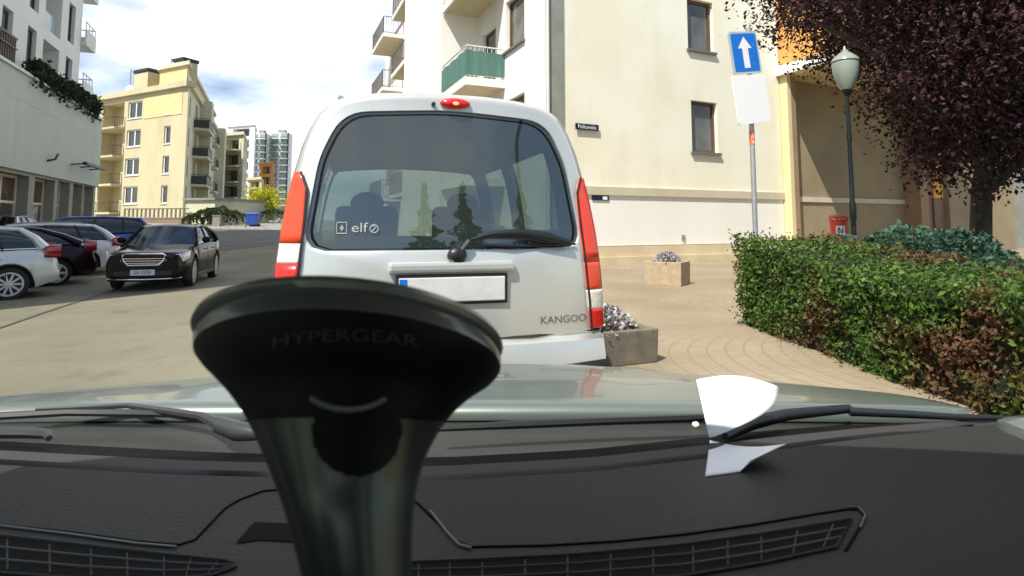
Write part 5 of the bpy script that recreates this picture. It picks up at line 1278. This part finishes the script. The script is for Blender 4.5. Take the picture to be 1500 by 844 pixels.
for s in (-1, 1):
    for yw_ in (1.15, -1.45):
        q = MB(); q.lathe([(.2, -.1 * s), (.30, -.1 * s), (.32, -.06 * s), (.32, .06 * s), (.30, .1 * s), (.2, .1 * s)], (HXC + s * .80, yw_, .32), 24, 0, 'X'); wl = q.build('wheel', 'tyre', own, smooth=35, world=True)
        q = MB(); q.lathe([(.21, .09 * s), (.20, .1 * s), (.05, .08 * s)], (HXC + s * .80, yw_, .32), 20, 0, 'X'); q.build('rim', 'alloy', wl, smooth=35, world=True)
# wipers
WZ = 1.028
Wp = lambda px, py, o=0: onz(px, py, WZ + o)
q = MB(); q.tube([Wp(395, 636), Wp(350, 632), Wp(322, 622)], [.008, .014, .012], 8); q.tube([Wp(322, 622), Wp(293, 609), Wp(187, 594), Wp(120, 597), Wp(53, 600)], [.009, .006, .0045, .004, .003], 7)
w1_ = q.build('wiper', 'wiper_arm', own, smooth=50, world=True)
q = MB(); q.tube([Wp(390, 630, -.006), Wp(250, 606, -.006), Wp(100, 604, -.006), Wp(-40, 612, -.006)], .006, 6); q.build('blade', 'wiper_black', w1_, smooth=50, world=True)
q = MB(); q.tube([Wp(-40, 634), Wp(40, 634), Wp(70, 636), Wp(72, 642)], [.008, .008, .007, .004], 7); w3_ = q.build('wiper', 'wiper_arm', own, smooth=50, world=True)
q = MB(); q.tube([Wp(1062, 640), Wp(1100, 620), Wp(1150, 608), Wp(1200, 603), Wp(1244, 599), Wp(1258, 604)], [.006, .010, .009, .008, .007, .003], 8)
q.tube([Wp(1244, 603), Wp(1330, 607), Wp(1400, 611), Wp(1480, 613)], [.007, .006, .005, .004], 8); w2_ = q.build('wiper', 'wiper_black', own, smooth=50, world=True)
q = MB(); q.tube([Wp(640, 628), Wp(762, 622), Wp(880, 617), Wp(1004, 613), Wp(1050, 610)], [.004, .006, .006, .006, .004], 6); q.build('blade', 'wiper_black', w2_, smooth=50, world=True)
q = MB(); q.sphere(onz(1019, 622, 1.0), (.006, .006, .005), 8, 6); q.build('washer_jet', 'tail_clear', own, world=True)
# roof, doors and pillars that shade the cabin
q = MB(); RX = .72
q.grid(lambda u, v: (HXC - RX + 2 * RX * u, -.0 + .48 - 2.44 * v - .06 * (2 * u - 1) ** 2, 1.605 - .03 * (2 * u - 1) ** 2 - .08 * v ** 3), 10, 10); q.build('roof', 'hood_paint', own, smooth=60, world=True, solid=.05)
for s in (-1, 1):
    q = MB(); b0 = V((HXC + s * .945, .92, 1.0)); b1_ = V((HXC + s * .70, .30, 1.49)); q.tube([b0, b0.lerp(b1_, .5) + V((s * .02, 0, .03)), b1_], [.042, .04, .035], 8); q.build('pillar', 'pillar_trim', own, smooth=60, world=True)
    q = MB(); q.box((HXC + s * .86, -.55, .68), (.08, 2.9, .72)); d0 = q.build('door', 'hood_paint', own, bevel=.03, world=True)
    q = MB(); q.loft([[(HXC + s * .86, y, 1.04), (HXC + s * .72, y * .9, 1.46)] for y in (.42, .2, -.5, -1.3, -1.9)], closed=False); q.build('side_window', 'side_glass', d0, world=True)
    for yy in (-.55, -1.9):
        q = MB(); q.tube([(HXC + s * .86, yy, 1.0), (HXC + s * .71, yy * .92, 1.48)], .05, 8); q.build('pillar', 'hood_paint', own, smooth=60, world=True)
q = MB(); q.box((HXC, -1.98, .75), (1.7, .1, .9)); q.box((HXC, -.6, .30), (1.7, 2.7, .08)); q.build('tailgate', 'hood_paint', own, bevel=.03, world=True)
q = MB(); q.loft([[(HXC - .82, -2.02, 1.18), (HXC + .82, -2.02, 1.18)], [(HXC - .68, -1.92, 1.44), (HXC + .68, -1.92, 1.44)]], closed=False); q.build('rear_window', 'side_glass', own, world=True)
for sx in (-.38, .36):
    q = MB(); q.box((HXC + sx, -.55, .55), (.5, .5, .25)); q.box((HXC + sx, -.85, .92), (.5, .16, .7), mt=Matrix.Rotation(R(14), 3, 'X')); s_ = q.build('seat', 'seat_fabric', own, bevel=.05, world=True)

# phone mount standing on the dashboard
mt_ = thing('phone_mount', 'black phone mount with wide round head standing on the dashboard', 'phone mount', (-.055, .17, .93))
rings = []
spec = [  # px, py, halfwidth px, depth Y, normal y, normal z
    (518, 500, 200, .2500, .52, .85), (518, 501, 211, .2485, .52, .85), (518, 508, 214, .2465, .52, .85), (518, 514, 210, .2450, .52, .85), (518, 516, 205, .2446, .52, .85), (518, 527, 211, .2420, .52, .85), (518, 537, 210, .2400, .51, .86),
    (518, 549, 200, .2370, .49, .87), (517, 564, 183, .2325, .46, .89), (515, 585, 161, .2270, .42, .91), (513, 612, 139, .2200, .36, .93), (511, 645, 120, .2135, .30, .95), (511, 685, 103, .2070, .22, .975), (514, 730, 90, .2010, .18, .98), (519, 785, 80, .1960, .14, .99), (525, 844, 73, .1920, .10, .995), (529, 910, 71, .1890, .06, 1.), (533, 1010, 70, .1870, .0, 1.), (536, 1180, 72, .1860, .0, 1.)]
NK = 180
def ring_at(px, py, a, Y, ny_, nz_):
    c_ = at(px, py, Y); r_ = a / F * Y; n3 = V((0, ny_, nz_)).normalized(); ex = V((1, 0, 0)); ey = n3.cross(ex).normalized()
    return [c_ + (ex * math.cos(2 * math.pi * k / NK) + ey * math.sin(2 * math.pi * k / NK)) * r_ for k in range(NK)]
rings = [ring_at(*q_) for q_ in spec]
def crom(p0, p1, p2, p3, t):
    return tuple(.5 * (2 * b + (c - a) * t + (2 * a - 5 * b + 4 * c - d) * t * t + (3 * b - a - 3 * c + d) * t ** 3) for a, b, c, d in zip(p0, p1, p2, p3))
fine = []
for i in range(6, len(spec) - 1):
    for k in range(18): fine.append(ring_at(*crom(spec[max(6, i - 1)], spec[i], spec[i + 1], spec[min(len(spec) - 1, i + 2)], k / 18)))
fine.append(rings[-1]); nf_ = len(fine[0])
hb, ab = MB(), MB()
hb.v = ab.v = [tuple(p) for r0 in fine for p in r0]
cR, cU, cF = V((1, 0, 0)), V((0, -math.sin(TH), math.cos(TH))), V((0, math.cos(TH), math.sin(TH)))
for i in range(len(fine) - 1):
    for j in range(nf_):
        k = (j + 1) % nf_; fidx = (i * nf_ + j, i * nf_ + k, (i + 1) * nf_ + k, (i + 1) * nf_ + j)
        m_ = (fine[i][j] + fine[i + 1][k]) / 2; dlt = m_ - V((0, 0, H)); c_ = sum(fine[i], V()) / nf_
        ax = F * dlt.x / dlt.dot(cF) + CX; ay = CY - F * dlt.dot(cU) / dlt.dot(cF)
        low = i / 18 + 6                                   # ring number: the black head runs down in a round tongue on the near side
        tongue = m_.y < c_.y and (ax - 523) ** 2 + ((ay - 632) * 1.0) ** 2 < 66 ** 2
        t_ = hb if (low < 10.2 or tongue) else ab
        t_.f.append(fidx); t_.m.append(0)
bv = BVHTree.FromPolygons(hb.v, hb.f + ab.f); bv2 = bv
head = hb.build('head', 'mount_black', mt_, smooth=60, world=True)
ab.build('arm', 'mount_arm', mt_, smooth=60, world=True)
q = MB(); q.loft(rings[:7], 0, True, True, False); q.build('rim', 'mount_rim', head, smooth=40, world=True)
base = rings[-1]; bc_ = sum((V(p) for p in base), V()) / NK
q = MB(); q.lathe([(.05, dz_(0, bc_.y) - .02), (.05, dz_(0, bc_.y) + .006), (.03, dz_(0, bc_.y) + .014), (.018, dz_(0, bc_.y) + .04)], (bc_.x, bc_.y, 0), 24); q.build('base', 'mount_black', mt_, smooth=40, world=True)
q = MB(); q.tube([bc_ + V((0, 0, .01)), V((bc_.x, bc_.y, dz_(0, bc_.y) + .03))], .0155, 20); q.build('stem', 'mount_arm', mt_, smooth=60, world=True)
def onhead(px, py, o=.0006):
    r_ = ray(px, py).normalized(); h_ = bv.ray_cast(V((0, 0, H)), r_); k_ = bv2.ray_cast(V((0, 0, H)), r_)
    if h_[0] is None or (k_[0] is not None and k_[3] < h_[3]): h_ = k_
    if h_[0] is None: return at(px, py, .22)
    return h_[0] - r_ * o
q = MB(); q.tube([onhead(*p, .0004) for p in ((455, 583), (470, 592), (490, 598), (510, 600), (532, 598), (550, 592), (565, 584))], .0010, 6); q.build('head_mark', 'mount_ring', head, smooth=60, world=True)

q = MB(); vs, fs = text_geo('HYPERGEAR', 30)
tw = max(abs(p.x) for p in vs)
q.add([onhead(505 + p.x / tw * 108, 492 - p.y * .85 + .0009 * (p.x / tw * 108) ** 2) for p in vs], fs); q.build('lettering', 'mount_ink', head, fix=False, world=True)

# papers on the dashboard
def sheet3(name, label, corners, mt='paper', bend=None, n=12):
    q = MB()
    def fn(u, v):
        a, b, c, d = (V(x) for x in corners); p = a.lerp(b, u).lerp(d.lerp(c, u), v)
        if bend: p = p + bend(u, v)
        return p
    q.grid(fn, n, n); o = q.build(name, mt, smooth=60, solid=.0006); return tag(o, label, 'paper')
# standing sheet: bottom tip rests at the glass foot
a0 = at(1041, 642, .80); 
sheet3('paper_sheet', 'white paper sheet standing upright at the foot of the windscreen', [at(1039, 641, .80), at(1046, 640, .80), at(1140, 566, .86), at(1020, 556, .84)], bend=lambda u, v: V((.022 * math.sin(math.pi * min(1, v * 1.0)) * (u) * 1.3, 0, .010 * math.sin(math.pi * u) * v)))
sheet3('paper_slip', 'white paper slip lying on the dashboard with one corner curled up', [D(1033, 699, .001), D(1100, 690, .001), at(1152, 650, .755), D(1040, 646, .001)], bend=lambda u, v: V((0, 0, .012 * max(0, u - .75) * 4 * (1 - v) - .006 * math.sin(math.pi * u) * v)))
sheet3('paper_scrap', 'white paper corner at the far right end of the dashboard', [D(1481, 624, .002), D(1520, 634, .002), D(1530, 614, .004), D(1490, 617, .004)])
